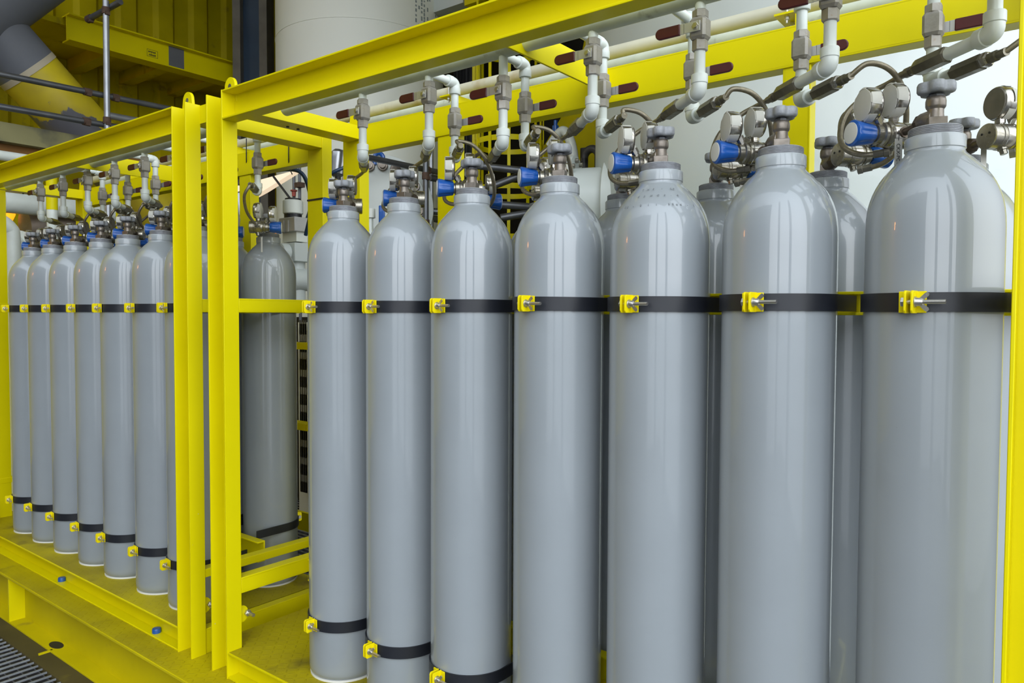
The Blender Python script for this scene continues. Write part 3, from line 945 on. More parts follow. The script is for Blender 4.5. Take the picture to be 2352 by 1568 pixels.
obj('drain_slot', MB().prism(slot, (-1.83, -0.27, -0.2405), (1, 0, 0), (0, 1, 0), (0, 0, 0.0012)), 'dark', pl)
obj('hold_down_clip', MB().box(-1.80, -1.70, -0.36, -0.30, -0.262, -0.252).box(-1.80, -1.79, -0.36, -0.30, -0.27, -0.24), 'yellow_old_dim', pl)

ZF = -0.352
fl, fb = MB(), MB()
x = -4.2
while x < 3.6:
    fl.box(x, x + 0.0055, -2.6, -0.395, ZF - 0.008, ZF)
    x += 0.050
y = -2.6
while y < -0.40:
    fb.box(-4.2, 3.6, y, y + 0.005, ZF - 0.045, ZF - 0.009)
    y += 0.052
yy = 0.62
while yy < 4.6:
    fl.box(-6.5, 2.5, yy, yy + 0.006, ZF - 0.008, ZF)
    yy += 0.050
x = -6.5
while x < 2.5:
    fb.box(x, x + 0.006, 0.62, 4.6, ZF - 0.045, ZF - 0.009)
    x += 0.06
struct('floor', fl, 'grate', label='galvanised cross rods of the grating floor in front of and behind the racks', cat='floor')
struct('floor_3', fb, 'tray', label='bearing bars of the grating floor, shade put into their dark colour', cat='floor')  # dark material stands in for shade below the cross rods
struct('trim_5', MB().box(-4.2, 3.6, -0.397, -0.300, ZF - 0.05, ZF + 0.004), 'grime', label='dirty kerb strip between the grating and the platform', cat='kerb')
struct('floor_2', MB().box(-14, 9, -14, 12, -1.55, -1.5), 'sea', label='dark lower deck seen through the grating', cat='floor')

# ------------------------------------------------------------------ background: left side structure
XW = -7.2
wl = MB()
p = 0.0
yv = -6.0
prof = []
while yv < 6.3:
    for dx, dy in ((0, 0), (0, 0.18), (0.06, 0.23), (0.06, 0.41), (0, 0.46)):
        prof.append((XW + dx, yv + dy))
    yv += 0.46
rings = [[V((a, b, 3.0)), V((a, b, 8.5))] for a, b in prof]
wl.loft(rings, caps=False, closed=False)
wl.box(XW - 0.1, XW - 0.02, -6, 6.3, -0.4, 8.5)
struct('wall_left', wl, 'yellow_old_dim', label='yellow corrugated steel wall behind the scaffolding', cat='wall')
# walkway beam with its deck
A = at(152, 62, X=-6.0)
ib = thing('walkway_beam', 'yellow steel I-beam with a grey painted patch, upper left', 'beam', (-6.0, A.y, 4.0))
L_ = 3.2
b = MB().box(-0.006, 0.006, 0, L_, -0.01, 0.235).box(-0.10, 0.075, 0, L_, 0.225, 0.240).box(-0.10, 0.075, 0, L_, -0.025, -0.010)
obj('beam', b, 'yellow', ib, 0.002)
gp = at(388, 135, X=-5.99)
gq = at(423, 142, X=-5.99)
obj('primer_patch', MB().box(0.0062, 0.0085, gp.y - A.y, gq.y - A.y, -0.008, 0.224), 'greybrace', ib)
s0, s1 = at(338, 121, X=-5.99), at(363, 125, X=-5.99)
st = MB()
zc = (s0.z + s1.z) / 2 - 4.0
ya, yb_ = s0.y - A.y, s1.y - A.y
for q in ((ya, yb_, zc + 0.035, zc + 0.038), (ya, yb_, zc - 0.040, zc - 0.037), (ya, ya + 0.003, zc - 0.04, zc + 0.038), (yb_ - 0.003, yb_, zc - 0.04, zc + 0.038)):
    st.box(0.0062, 0.0075, *q)
for i in range(6):
    st.box(0.0062, 0.0075, ya + 0.015 + i * 0.014, ya + 0.024 + i * 0.014, zc + 0.004 + (i % 2) * 0.004, zc + 0.022)
    st.box(0.0062, 0.0075, ya + 0.020 + i * 0.013, ya + 0.028 + i * 0.013, zc - 0.028, zc - 0.012 + (i % 3) * 0.003)
obj('stencil_mark', st, 'ink', ib)['kind'] = 'stuff'
so = MB().box(XW, -6.09, -1.0, 6.2, 4.16, 4.22)
struct('ceiling_2', so, 'yellow_old_dim', label='underside of the walkway above the lower yellow wall', cat='walkway')
for i, (px, py) in enumerate(((225, 155), (345, 185), (455, 215))):
    q = at(px, py, X=-6.4)
    tag(obj('joist', MB().box(XW, -6.1, q.y, q.y + 0.13, 4.02, 4.16), 'yellow_old_dim'), 'short yellow joist under the walkway, %s of three' % ('nearest', 'middle one', 'farthest')[i], 'joist', 'joists under the walkway')

# the big diagonal brace: grey above, yellow below, meeting a second tube at the top
ZB = -5.3
b0 = at(-10, 0, X=ZB)
b1 = at(62, 160, X=ZB)
b2 = at(170, 278, X=ZB)
dirb = (b2 - b1).normalized()
br = thing('diagonal_brace', 'large diagonal tube, grey above and scuffed yellow below, upper left', 'brace', b1)
rb = 0.262
obj('upper_tube', MB().cyl(-dirb * 1.8, V((0, 0, 0)), rb, n=48), 'greybrace', br)
obj('lower_tube', MB().cyl(V((0, 0, 0)), dirb * 4.6, rb * 0.985, n=48), 'brace_yellow', br)
obj('tape_edge', MB().ringwall(-dirb * 0.012, dirb, rb * 0.98, rb * 1.006, 0.05, 48), 'beige', br)
n0 = at(-62, 30, X=ZB + 0.05) - b1
n1 = at(102, -84, X=ZB + 0.05) - b1
obj('side_tube', MB().cyl(n0 - (n1 - n0) * 1.2, n1 + (n1 - n0) * 1.0, 0.30, n=48), 'greybrace', br)
nd = (n1 - n0).normalized()
pc = n0 + nd * ((at(70, 2, X=ZB + 0.3) - b1 - n0).dot(nd))
pu, pv, pw = basis(nd)
tc_ = CAM - b1 - pc
pa = math.atan2(tc_.dot(pv), tc_.dot(pu))
pm = MB()
for i, (lo, hi) in enumerate(((-10, 14), (-16, 18), (-20, 20), (-24, 16), (-26, 8), (-22, -4))):
    pm.ringwall(pc + nd * (-0.09 + 0.03 * i), nd, 0.299, 0.3035, 0.031, 8, pa + R(lo), pa + R(hi))
obj('paint_patch', pm, 'brace_yellow', br)


def tube_thing(name, label, cat, a, b, r, material, group=None, clamps=()):
    t = thing(name, label, cat, a, 0, group)
    d = V(b) - V(a)
    obj('tube', MB().cyl((0, 0, 0), d, r, n=18), material, t)
    for k in clamps:
        c = d * k
        obj('clamp', MB().ringwall(c - d.normalized() * 0.03, d, r, r + 0.007, 0.055, 14).obox(c + V((0.024, 0, -0.024)), (1, 0, 0), (0, 1, 0), (0, 0, 1), 0.013, 0.018, 0.013), 'rust', t)
    return t


SX = -4.5
g = 'scaffold tubes at upper left'
tube_thing('scaffold_tube', 'dark horizontal scaffold tube, upper of the two crossing the yellow brace', 'scaffold tube', at(-15, 167, X=SX), at(420, 256, X=SX), 0.0242, 'scaffold', g, (0.45, 0.6))
tube_thing('scaffold_tube', 'dark horizontal scaffold tube, lower of the two crossing the yellow brace', 'scaffold tube', at(-15, 242, X=SX + 0.02), at(300, 297, X=SX + 0.02), 0.0242, 'scaffold', g, (0.65,))
tube_thing('scaffold_tube', 'upright galvanised scaffold tube in front of the yellow walkway beam', 'scaffold tube', at(243, 2, X=SX + 0.06), V((SX + 0.06, at(242, 300, X=SX + 0.06).y, -0.35)), 0.0242, 'scaffold_bright', g, (0.02, 0.235, 0.315))
q = at(200, 46, X=SX - 0.3)
tube_thing('scaffold_tube', 'short dark scaffold stub clamped to the top of the upright tube', 'scaffold tube', q, at(277, 4, X=SX + 0.2), 0.0242, 'scaffold', g, (0.08,))
tube_thing('scaffold_tube', 'bright galvanised scaffold tube running behind the upright one', 'scaffold tube', at(248, 265, X=SX - 0.15), at(350, 284, X=SX - 0.15), 0.030, 'scaffold_bright', g)
# muddy beam, rusty beam and white pipes at far left
a, c = at(-10, 305, X=-4.7), at(260, 345, X=-4.7)
bt = thing('flat_beam', 'mud-stained flat beam at far left above the white pipe', 'beam', a)
obj('beam', MB().obox((c - a) / 2, (0, 1, 0), (1, 0, 0), (0, 0, 1), (c - a).length / 2, 0.05, 0.075), 'brownbeam', bt)
a, c = at(-10, 338, X=-4.8), at(260, 374, X=-4.8)
tag(obj('rusty_beam', MB().obox((a + c) / 2, (0, 1, 0), (1, 0, 0), (0, 0, 1), 0.9, 0.05, 0.075), 'rustbeam'), 'rust-brown beam just under the mud-stained one', 'beam')
tube_thing('white_pipe', 'white pipe between the rusty beams at far left', 'pipe', at(-10, 355, X=-4.6), at(120, 374, X=-4.6), 0.038, 'white_pipe', 'white pipes at far left')
tube_thing('white_pipe', 'thick white horizontal pipe behind the far rack top', 'pipe', at(5, 462, X=-4.9), at(260, 486, X=-4.9), 0.092, 'white_pipe', 'white pipes at far left')
q = at(30, 505, X=-4.2)
pts = spline([q + V((0, -0.22, 0.03)), q + V((0, -0.10, 0.0)), q + V((0, -0.02, -0.06)), q + V((0, 0, -0.16)), q + V((0, 0, -0.7)), V((q.x, q.y, -0.35))], 6)
tag(obj('bent_pipe', MB().tube(pts, 0.047, 18), 'white_pipe'), 'white pipe bending down at the far left edge', 'pipe', 'white pipes at far left')
q = at(119, 440, X=-4.3)
yp = thing('standpipe', 'upright pipe painted yellow above and white below, far left', 'pipe', (q.x, q.y, -0.35))
zt = at(119, 482, X=-4.3).z + 0.35
obj('upper_pipe', MB().cyl((0, 0, zt), (0, 0, q.z + 0.55), 0.040), 'yellow', yp)
obj('lower_pipe', MB().cyl((0, 0, 0), (0, 0, zt), 0.038), 'white_pipe', yp)
q0, q1 = at(48, 520, X=-5.2), at(190, 520, X=-5.2)
lg = MB()
ax = q1 - q0
lg.lathe([(0.05, 0), (0.15, 0.03), (0.19, 0.12), (0.20, 0.3), (0.19, 0.6), (0.2, ax.length)], q0, ax, 28)
tag(obj('lagged_vessel', lg, 'lagging'), 'brown lagged vessel under the thick white pipe', 'vessel')
for i, (px, py, r_) in enumerate(((47, 560, 0.10), (57, 592, 0.075))):
    q = at(px, py, X=-4.4)
    tag(obj('flanged_joint', MB().lathe([(r_ * 0.5, -0.12), (r_ * 0.5, -0.03), (r_, -0.03), (r_, 0.03), (r_ * 0.5, 0.03), (r_ * 0.5, 0.12)], q, (0.6, -0.8, 0.1), 20), 'white_pipe'),
        'white flanged pipe joint at the far left edge, %s of two' % ('upper', 'lower')[i], 'pipe joint', 'flanged joints at far left')
for i, (px, py, X_, sz) in enumerate(((27, 487, -5.4, 0.035), (40, 535, -5.5, 0.09))):
    q = at(px, py, X=X_)
    tag(obj('amber_lamp', MB().lathe([(sz * 0.6, 0), (sz, 0.02), (sz, 0.10), (sz * 0.5, 0.14)], q, (0.5, -0.4, -0.6), 14), 'amber'),
        ('small amber lamp beside the yellow end panel', 'amber lamp half hidden behind the white bent pipe')[i], 'lamp', 'amber lamps')

# ------------------------------------------------------------------ background: columns, tank, vessel
cb = thing('steel_column', 'dark blue steel column with grey flanges at top left of centre', 'column', (-5.61, 3.3, -0.4))
u = V((0.82, 0.57, 0)).normalized()
v_ = V((-u.y, u.x, 0))
obj('web', MB().obox((0, 0, 3.4), u, v_, (0, 0, 1), 0.115, 0.02, 3.4), 'blue_col', cb)
for sg in (-1, 1):
    obj('flange', MB().obox(u * sg * 0.155 + V((0, 0, 3.4)), u, v_, (0, 0, 1), 0.045, 0.11, 3.4), 'grey_col', cb)
struct('wall_back', MB().box(-9, -1.5, 6.0, 6.2, -0.5, 8.5), 'yellow_old_dim', label='yellow plate wall far behind the white tank', cat='wall')
struct('wall_back_2', MB().box(-6.2, 3.5, 5.4, 5.6, -0.5, 8.5), 'dark', label='bulkhead behind the caged ladder, shade put into its dark colour', cat='wall')  # near-black colour stands in for the shade on this wall

TC = V((-3.82, 3.37, -0.4))
TR = 0.833
tk = thing('storage_tank', 'tall off-white cylindrical tank with rows of small stencilled marks', 'tank', TC)
obj('shell', MB().lathe([(TR, 0), (TR, 4.36), (TR + 0.004, 4.362), (TR + 0.004, 4.372), (TR, 4.374), (TR, 6.7)], n=96), 'tank', tk)
toc = (CAM - TC)
angc = math.atan2(toc.y, toc.x)


def tank_pt(px, z, r=TR):
    a = angc + math.asin(max(-1, min(1, ((px - 827) / 190.0)))) * 1.0
    return a


stn = MB()
random.seed(3)
for i, px in enumerate((943, 950, 956, 962, 970, 975, 990)):
    a = tank_pt(px, 0)
    e = V((math.cos(a), math.sin(a), 0))
    tg = V((-e.y, e.x, 0))
    z = 4.30 + 0.02 * i
    while z < 4.85:
        l = random.uniform(0.012, 0.04)
        if random.random() < (0.8 if i < 5 else 0.35):
            stn.obox(e * (TR + 0.001) + V((0, 0, z + l / 2)), tg, e, (0, 0, 1), 0.009, 0.0015, l / 2)
        z += l + random.uniform(0.006, 0.03)
obj('stencil_mark', stn, 'ink_soft', tk)['kind'] = 'stuff'
# manway nozzle with bolted cover, facing the racks
mc = at(872, 478, Y=2.55)
ax = (CAM - mc)
ax.z = 0
ax = (ax.normalized() + V((0.1, -0.25, 0))).normalized()
mo = mc - TC
mw = obj('manway_neck', MB().cyl(mo - ax * 0.9, mo - ax * 0.03, 0.36, n=48), 'vessel', tk, label='pale green bolted manway')
obj('flange', MB().lathe([(0.44, -0.05), (0.45, -0.045), (0.45, 0.0), (0.44, 0.005)], mo, ax, 64), 'vessel', mw)
obj('cover', MB().lathe([(0.40, 0.005), (0.405, 0.01), (0.405, 0.045), (0.40, 0.05)], mo, ax, 64), 'vessel', mw)
uu = ax.cross(V((0, 0, 1))).normalized()
for i in range(20):
    a = 2 * PI * (i + 0.3) / 20
    c = mo + uu * (0.345 * math.cos(a)) + V((0, 0, 0.345 * math.sin(a))) + ax * 0.05
    obj('bolt', MB().hexa(c, c + ax * 0.03, 0.044, 12).cyl(c + ax * 0.028, c + ax * 0.055, 0.026, n=14), 'valve', mw)
sh = [c2 for c2 in [V((0.0, 0, 0.46)) + ax * 0.06]]
pts = [sh[0] + uu * (0.035 * math.cos(PI * i / 10)) + V((0, 0, -0.05 + 0.035 * math.sin(PI * i / 10))) for i in range(11)]
tag(obj('shackle', MB().tube([pts[0] + V((0, 0, -0.06))] + pts + [pts[-1] + V((0, 0, -0.06))], 0.018, 10), 'blue'), '', 'shackle')
sk = COL.objects['shackle']
sk.location = mc
sk['label'] = 'dark blue lifting shackle above the manway cover'
bv = thing('valve_lever', 'bright blue upright valve lever in front of the manway cover', 'lever', at(877, 500, Y=1.6))
obj('grip', MB().obox((0, 0, 0.02), RT, FW, (0, 0, 1), 0.020, 0.008, 0.06), 'blue', bv, 0.006)
obj('shaft', MB().cyl((0, 0, -0.35 - bv.location.z), (0, 0, -0.02), 0.012), 'steel', bv)
wp = thing('capped_pipe', 'small white capped pipe beside the yellow rear post', 'pipe', at(850, 490, Y=1.6))
obj('cap', MB().cyl((0, 0, -0.03), (0, 0, 0.03), 0.034), 'white_plastic', wp)
obj('pipe', MB().cyl((0, 0, -0.35 - wp.location.z), (0, 0, -0.03), 0.02), 'white_pipe', wp)

VC = V((0.876, 3.135, -0.4))
VR = 1.5
vs = thing('pressure_vessel', 'huge pale green-white upright vessel filling the background on the right', 'vessel', VC)
obj('shell', MB().lathe([(VR, 0), (VR, 2.05), (VR + 0.004, 2.055), (VR + 0.004, 2.07), (VR, 2.075), (VR, 6.7)], n=128), 'vessel', vs)
# side nozzle
nc = at(1400, 470, Y=2.2) - VC
na = V((-0.93, -0.36, 0)).normalized()
nz = obj('nozzle', MB().cyl(nc - na * 0.4, nc + na * 0.20, 0.225, n=48), 'vessel', vs)
obj('reinforcing_pad', MB().lathe([(0.275, -0.10), (0.275, 0.008), (0.262, 0.018), (0.236, 0.022)], nc, na, 48), 'vessel', nz)
obj('nozzle_flange', MB().lathe([(0.225, 0.20), (0.30, 0.20), (0.30, 0.235), (0.23, 0.24)], nc, na, 48), 'vessel', nz)
for i in range(14):
    a = 2 * PI * i / 14
    q2 = na.cross(V((0, 0, 1))).normalized()
    c = nc + na * 0.18 + q2 * (0.268 * math.cos(a)) + V((0, 0, 0.268 * math.sin(a)))
    obj('stud', MB().cyl(c, c + na * 0.09, 0.014, n=10), 'steel_dark', nz)
# lifting lug plate welded on the vessel
lp = at(1425, 335, Y=2.05) - VC
obj('support_lug', MB().prism([(-0.05, 0.12), (-0.02, 0.14), (0.10, -0.05), (0.11, -0.12), (0.06, -0.10)], lp, V((0.85, 0.5, 0)), V((0, 0, 1)), V((0.01, -0.02, 0))), 'vessel', vs)

# yellow panel, rubber hoop, white hoop pipe and blue valve left of the vessel
q0, q1 = at(1236, 300, Y=4.3), at(1372, 300, Y=4.3)
yz0, yz1 = at(1300, 620, Y=4.3).z, at(1300, 215, Y=4.3).z
w1 = q1.x - q0.x + 0.3
pn = MB().prism([(0.0, -0.35), (w1, -0.35), (w1, yz1 + 0.5), (w1 * 0.55, yz1 + 0.5), (w1 * 0.42, yz1 - 0.05), (0, yz1 - 0.55)], (q0.x, 4.3, 0), (1, 0, 0), (0, 0, 1), (0, 0.06, 0))
tag(obj('steel_bulkhead', pn, 'yellow_old_dim'), 'yellow steel panel with a sloping edge left of the vessel', 'panel')
q = at(1358, 395, Y=4.0)
pts = [V((q.x - 0.075, q.y, -0.35)), q + V((-0.075, 0, 0.0)), q + V((-0.075, 0, 0.08))] + [q + V((-0.075 * math.cos(PI * i / 10), 0, 0.13 + 0.075 * math.sin(PI * i / 10))) for i in range(11)] + [q + V((0.075, 0, 0.08)), q + V((0.075, 0, 0.0)), V((q.x + 0.075, q.y, -0.35))]
tag(obj('rubber_hose', MB().tube(spline(pts, 4), 0.036, 14), 'tray'), 'thick dark hose bent in a hoop beside the vessel', 'hose')
q = at(1300, 330, Y=3.4)
pts = spline([q + V((-0.16, 0, 0.0)), q + V((-0.06, 0, 0.10)), q + V((0.0, 0, 0.09)), q + V((0.055, 0, -0.02)), q + V((0.085, 0, -0.2)), q + V((0.10, 0, -0.5)), V((q.x + 0.10, q.y, -0.35))], 6)
tag(obj('bent_pipe', MB().tube(pts, 0.040, 16), 'white_pipe'), 'pale bent pipe arching in front of the yellow panel', 'pipe')
q = at(1276, 300, Y=3.5)
bvv = thing('blue_valve', 'small bright blue valve above the pale bent pipe', 'valve', q)
obj('body', MB().lathe([(0.035, -0.06), (0.035, 0.0), (0.028, 0.004), (0.028, 0.04), (0.016, 0.044), (0.016, 0.085)], (0, 0, 0), (0, 0, 1), 16), 'blue', bvv)
obj('flange', MB().cyl((0, 0, -0.075), (0, 0, -0.06), 0.045), 'blue', bvv)
obj('pipe', MB().cyl((0, 0, -0.35 - q.z), (0, 0, -0.075), 0.022), 'dark', bvv)

# caged ladder
LC = V((-2.20, 3.75, 0))
ld = thing('caged_ladder', 'yellow ladder with a hooped safety cage against the dark bulkhead', 'ladder', (LC.x, LC.y, -0.4))
cr_ = 0.31
hz = -0.4
for z in (1.95, 2.40, 2.83, 3.27, 3.71, 4.15, 4.6):
    obj('hoop', MB().ringwall((0, 0, z + 0.4), (0, 0, 1), cr_, cr_ + 0.008, 0.048, 40), 'yellow', ld)
ca = math.atan2(CAM.y - LC.y, CAM.x - LC.x)
for i in range(9):
    a = ca + R(-128 + 32 * i)
    e = V((math.cos(a), math.sin(a), 0))
    obj('strap', MB().obox(e * (cr_ + 0.012) + V((0, 0, 3.6)), V((-e.y, e.x, 0)), e, (0, 0, 1), 0.014, 0.004, 1.75), 'yellow', ld)
e = V((math.cos(ca + R(-118)), math.sin(ca + R(-118)), 0))
tv = V((math.cos(ca), math.sin(ca), 0))
rail0 = e * 0.36
for k in (0, 1):
    c = rail0 - tv * (0.40 * k) * 0.9
    obj('stile', MB().obox(c + V((0, 0, 3.0)), RT, FW, (0, 0, 1), 0.032, 0.02, 3.0), 'yellow', ld)
for i in range(18):
    z = 0.3 + i * 0.3
    obj('rung', MB().cyl(rail0 + V((0, 0, z)), rail0 - tv * 0.36 + V((0, 0, z)), 0.014, n=10), 'yellow', ld)
# dark cable trays beside the ladder
for i, px in enumerate((1056, 1078)):
    q = at(px, 300, Y=4.4)
    ct = thing('cable_tray', 'dark upright ribbed cable tray left of the caged ladder, %s of two' % ('left', 'right')[i], 'cable tray', (q.x, q.y, -0.4), 0, 'cable trays by the ladder')
    obj('tray', MB().box(-0.05, 0.05, 0, 0.02, 0, 6).box(-0.05, -0.044, -0.05, 0, 0, 6).box(0.044, 0.05, -0.05, 0, 0, 6), 'tray', ct)
    for j in range(3):
        obj('cable', MB().cyl((-0.028 + 0.028 * j, -0.014, 0), (-0.028 + 0.028 * j, -0.014, 6), 0.012, n=10), 'tray' if j != 1 else 'black', ct)
q = at(1060, 2, Y=3.6)
tag(obj('grey_duct', MB().box(q.x - 0.50, q.x + 0.02, 3.6, 3.9, q.z - 0.02, q.z + 0.6), 'vessel'), 'pale duct between the tank and the ladder top', 'duct')
q = at(1078, 4, Y=3.5)
tag(obj('yellow_bracket', MB().box(q.x - 0.06, q.x + 0.14, 3.5, 3.6, q.z - 0.02, q.z + 0.5), 'yellow_old_dim'), 'yellow bracket plate at the top edge beside the ladder', 'bracket')

# scaffold behind the near rack
g = 'scaffold tubes behind the near rack'
a, c = at(800, 352, X=-2.4), at(1010, 396, X=-2.4)
tube_thing('scaffold_tube', 'dark horizontal scaffold tube behind the second near cylinder valve', 'scaffold tube', a, c, 0.0242, 'scaffold', g, (0.84,))
q = at(978, 420, X=-2.25)
tube_thing('scaffold_tube', 'rusty upright scaffold tube behind the near rack, front of a pair', 'scaffold tube', (q.x, q.y, -0.35), (q.x, q.y, at(978, 345, X=-2.25).z), 0.0242, 'scaffold', g, (0.80, 0.93))
q = at(990, 420, X=-2.5)
tube_thing('scaffold_tube', 'upright scaffold tube behind the near rack, rear of a pair', 'scaffold tube', (q.x, q.y, -0.35), (q.x, q.y, at(990, 340, X=-2.5).z), 0.0242, 'scaffold_bright', g)
for i, (px0, py0, px1, py1) in enumerate(((988, 408, 1060, 418), (988, 485, 1100, 492), (985, 500, 1040, 510), (1090, 380, 1260, 398), (1150, 470, 1260, 478), (1100, 440, 1215, 395), (1150, 500, 1270, 480))):
    nm = ('short dark', 'low dark', 'lowest dark', 'dark cage-crossing', 'dark low cage-crossing', 'sloping dark', 'pale sloping')[i]
    tube_thing('scaffold_tube', '%s scaffold tube between the rear posts of the near rack' % nm, 'scaffold tube', at(px0, py0, Y=3.0), at(px1, py1, Y=3.3), 0.03, 'scaffold', g)

# ------------------------------------------------------------------ background seen between the racks
Yb = 1.9
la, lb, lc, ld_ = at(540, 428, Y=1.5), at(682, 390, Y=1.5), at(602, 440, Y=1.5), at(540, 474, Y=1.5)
canopy_mesh = MB().loft([[la, lb, lc, ld_], [la + V((0, 0.05, 0)), lb + V((0, 0.05, 0)), lc + V((0, 0.05, 0)), ld_ + V((0, 0.05, 0))]])
lt = thing('glowing_canopy', 'warm white lit canopy between the yellow posts, its glow painted in', 'lamp', la)
obj('canopy_sheet', MB().loft([[p_ - la for p_ in (la, lb, lc, ld_)], [p_ - la + V((0, 0.05, 0)) for p_ in (la, lb, lc, ld_)]]), 'lamp', lt)  # canopy is no lamp; its emission imitates the light falling on it
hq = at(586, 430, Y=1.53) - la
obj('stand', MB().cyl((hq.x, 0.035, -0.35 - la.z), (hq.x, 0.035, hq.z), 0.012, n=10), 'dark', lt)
q = at(628, 490, Y=3.5)
tag(obj('amber_lamp', MB().box(-0.05, 0.06, 0, 0.05, -0.35, 0.02), 'amber'), 'amber lit strip left of the valve actuator', 'lamp', 'amber lamps')
COL.objects['amber_lamp.002'].location = q
Yb = 0.85
ac = at(675, 518, Y=Yb)
va = thing('valve_actuator', 'grey valve actuator with white domed cap between the yellow posts', 'valve', ac)
va.scale = (1.22, 1.22, 1.22)
obj('housing', MB().box(-0.046, 0.075, -0.05, 0.05, -0.034, 0.032), 'actuator', va, 0.004)
for xx in (-0.012, 0.022):
    obj('rib', MB().box(xx, xx + 0.010, -0.055, -0.05, -0.034, 0.018), 'actuator', va)
cp = obj('dome', MB().lathe([(0.040, 0.052), (0.046, 0.056), (0.046, 0.112), (0.042, 0.116)], (-0.006, 0, 0), (0, 0, 1), 12), 'white_plastic', va)
obj('cap_base', MB().cyl((-0.006, 0, 0.032), (-0.006, 0, 0.053), 0.040), 'black', cp)
obj('cap_top', MB().cyl((-0.006, 0, 0.115), (-0.006, 0, 0.124), 0.036), 'black', cp)
obj('yoke', MB().box(-0.045, 0.06, -0.03, 0.03, -0.078, -0.034), 'white_plastic', va)
obj('body', MB().box(-0.075, 0.075, -0.05, 0.05, -0.17, -0.085).cyl((0.02, -0.05, -0.128), (0.02, -0.09, -0.128), 0.04), 'vessel', va, 0.004)
obj('bonnet_ring', MB().cyl((0.03, -0.06, -0.25), (0.03, 0.06, -0.25), 0.052, n=24), 'vessel', va)
obj('lower_pipe', MB().cyl((0, 0, -0.40), (0, 0, -0.17), 0.05), 'vessel', va)
obj('support_post', MB().cyl((-0.02, 0, (-0.35 - ac.z) / 1.22), (-0.02, 0, -0.40), 0.014), 'dark', va)
obj('rusty_boss', MB().cyl((0.012, -0.075, -0.29), (0.012, -0.06, -0.29), 0.028), 'rust', va)
for i, (px, mt_) in enumerate(((675, 'scaffold'), (688, 'greybrace'))):
    a = at(px, 398, Y=2.2)
    tube_thing('conduit', 'upright grey conduit above the valve actuator, %s of two' % ('left', 'right')[i], 'conduit', (a.x, 2.2, -0.35), (a.x, 2.2, a.z + 0.2), 0.013, mt_, 'conduits above the actuator')
q = at(675, 440, Y=2.17)
tag(obj('pipe_union', MB().lathe([(0.016, -0.04), (0.018, 0), (0.03, 0.004), (0.03, 0.012), (0.016, 0.016)], q, (0, 0, 1), 14), 'red'), 'red oxide union on the left conduit', 'pipe union')
q = at(688, 425, Y=2.17)
tag(obj('beam_clamp', MB().box(q.x - 0.035, q.x + 0.035, 2.14, 2.2, q.z - 0.02, q.z + 0.02), 'rust'), 'rusty clamp on the right conduit', 'clamp')
pts = spline([at(552, 425, Y=0.62), at(575, 403, Y=0.62), at(620, 394, Y=0.60), at(665, 389, Y=0.60), at(693, 398, Y=0.62), at(708, 430, Y=0.66), at(714, 480, Y=0.7), at(702, 540, Y=0.72)], 8)
tag(obj('blue_hose', MB().tube(pts, 0.010, 12), 'bluehose'), 'dark blue hose arching under the rear beam of the far rack', 'hose')
for i, px in enumerate((566, 663)):
    a, c = at(px, 318, Y=0.447), at(px + 8, 400, Y=0.600)
    tag(obj('cable_tie', MB().tube(spline([a, at(px, 370, Y=0.447), at(px + 3, 388, Y=0.5), c], 5), 0.0028, 6), 'black'), 'black tie hanging the blue hose from the rear beam, %s of two' % ('left', 'right')[i], 'tie', 'ties on the blue hose')
tag(obj('cable', MB().cyl(at(628, 405, Y=1.4), at(668, 458, Y=1.4), 0.008, n=8), 'black'), 'thin black cable running diagonally above the actuator', 'cable')
for px, py, yy_, prof_, lab in ((552, 480, 1.1, [(0.02, -0.13), (0.055, -0.10), (0.07, -0.03), (0.066, 0.04), (0.045, 0.10), (0.012, 0.12)], 'crumpled silver foil lagging seen right of the near post'),
                                (776, 370, 1.3, [(0.02, -0.10), (0.045, -0.08), (0.055, 0.0), (0.05, 0.05), (0.03, 0.07)], 'crumpled silver foil lagging between the two rear posts')):
    q = at(px, py, Y=yy_)
    ft = thing('lagged_pipe', lab, 'pipe', q, 0, 'foil lagging behind the racks')
    obj('foil_wrap', MB().lathe(prof_, (0, 0, 0), (0.05, 0.1, 1), 36, rf=lambda a: 1 + 0.10 * math.sin(3 * a) + 0.06 * math.sin(7 * a + 1)), 'foil', ft)
    obj('pipe', MB().cyl((0, 0, -0.35 - q.z), (0, 0, -0.08), 0.018), 'dark', ft)
pts = spline([at(700, 520, Y=0.9), at(730, 430, Y=0.9), at(762, 398, Y=0.9), at(790, 385, Y=0.95)], 6)
tag(obj('blue_cable', MB().tube(pts, 0.010, 10), 'bluehose'), 'dark blue cable sloping behind the two rear posts', 'cable')
# slotted dark tray in the gap beside the lone cylinder
q = at(696, 900, Y=1.9)
ct = thing('cable_tray', 'dark slotted upright cable tray in the gap beside the lone cylinder', 'cable tray', (q.x, 1.9, 0.0))
zb, zt = at(696, 1130, Y=1.9).z, at(696, 735, Y=1.9).z
tr = MB()
cols = (-0.034, -0.010, 0.014, 0.038)
for i, xx in enumerate(cols):
    tr.box(xx - 0.008, xx + 0.008, 0, 0.003, zb, zt)
z = zb
while z < zt:
    tr.box(-0.042, 0.046, 0, 0.003, z, z + 0.085)
    z += 0.14
obj('tray', tr, 'tray', ct)
for i, py in enumerate((790, 968)):
    a, c = at(668, py, Y=1.8), at(712, py, Y=1.8)
    tag(obj('yellow_rail', MB().box(a.x - 0.1, c.x + 0.1, 1.7, 1.8, a.z - 0.03, a.z + 0.02), 'yellow_old_dim'), 'dull yellow rail crossing the slotted tray, %s one' % ('upper', 'lower')[i], 'rail', 'yellow rails behind the gap')
a = at(694, 1195, Y=1.0)
tag(obj('yellow_kick_plate', MB().box(a.x - 0.12, a.x + 0.3, 1.0, 1.02, a.z - 0.06, a.z + 0.05), 'yellow'), 'bright yellow kick plate on the grating in the gap', 'kick plate')
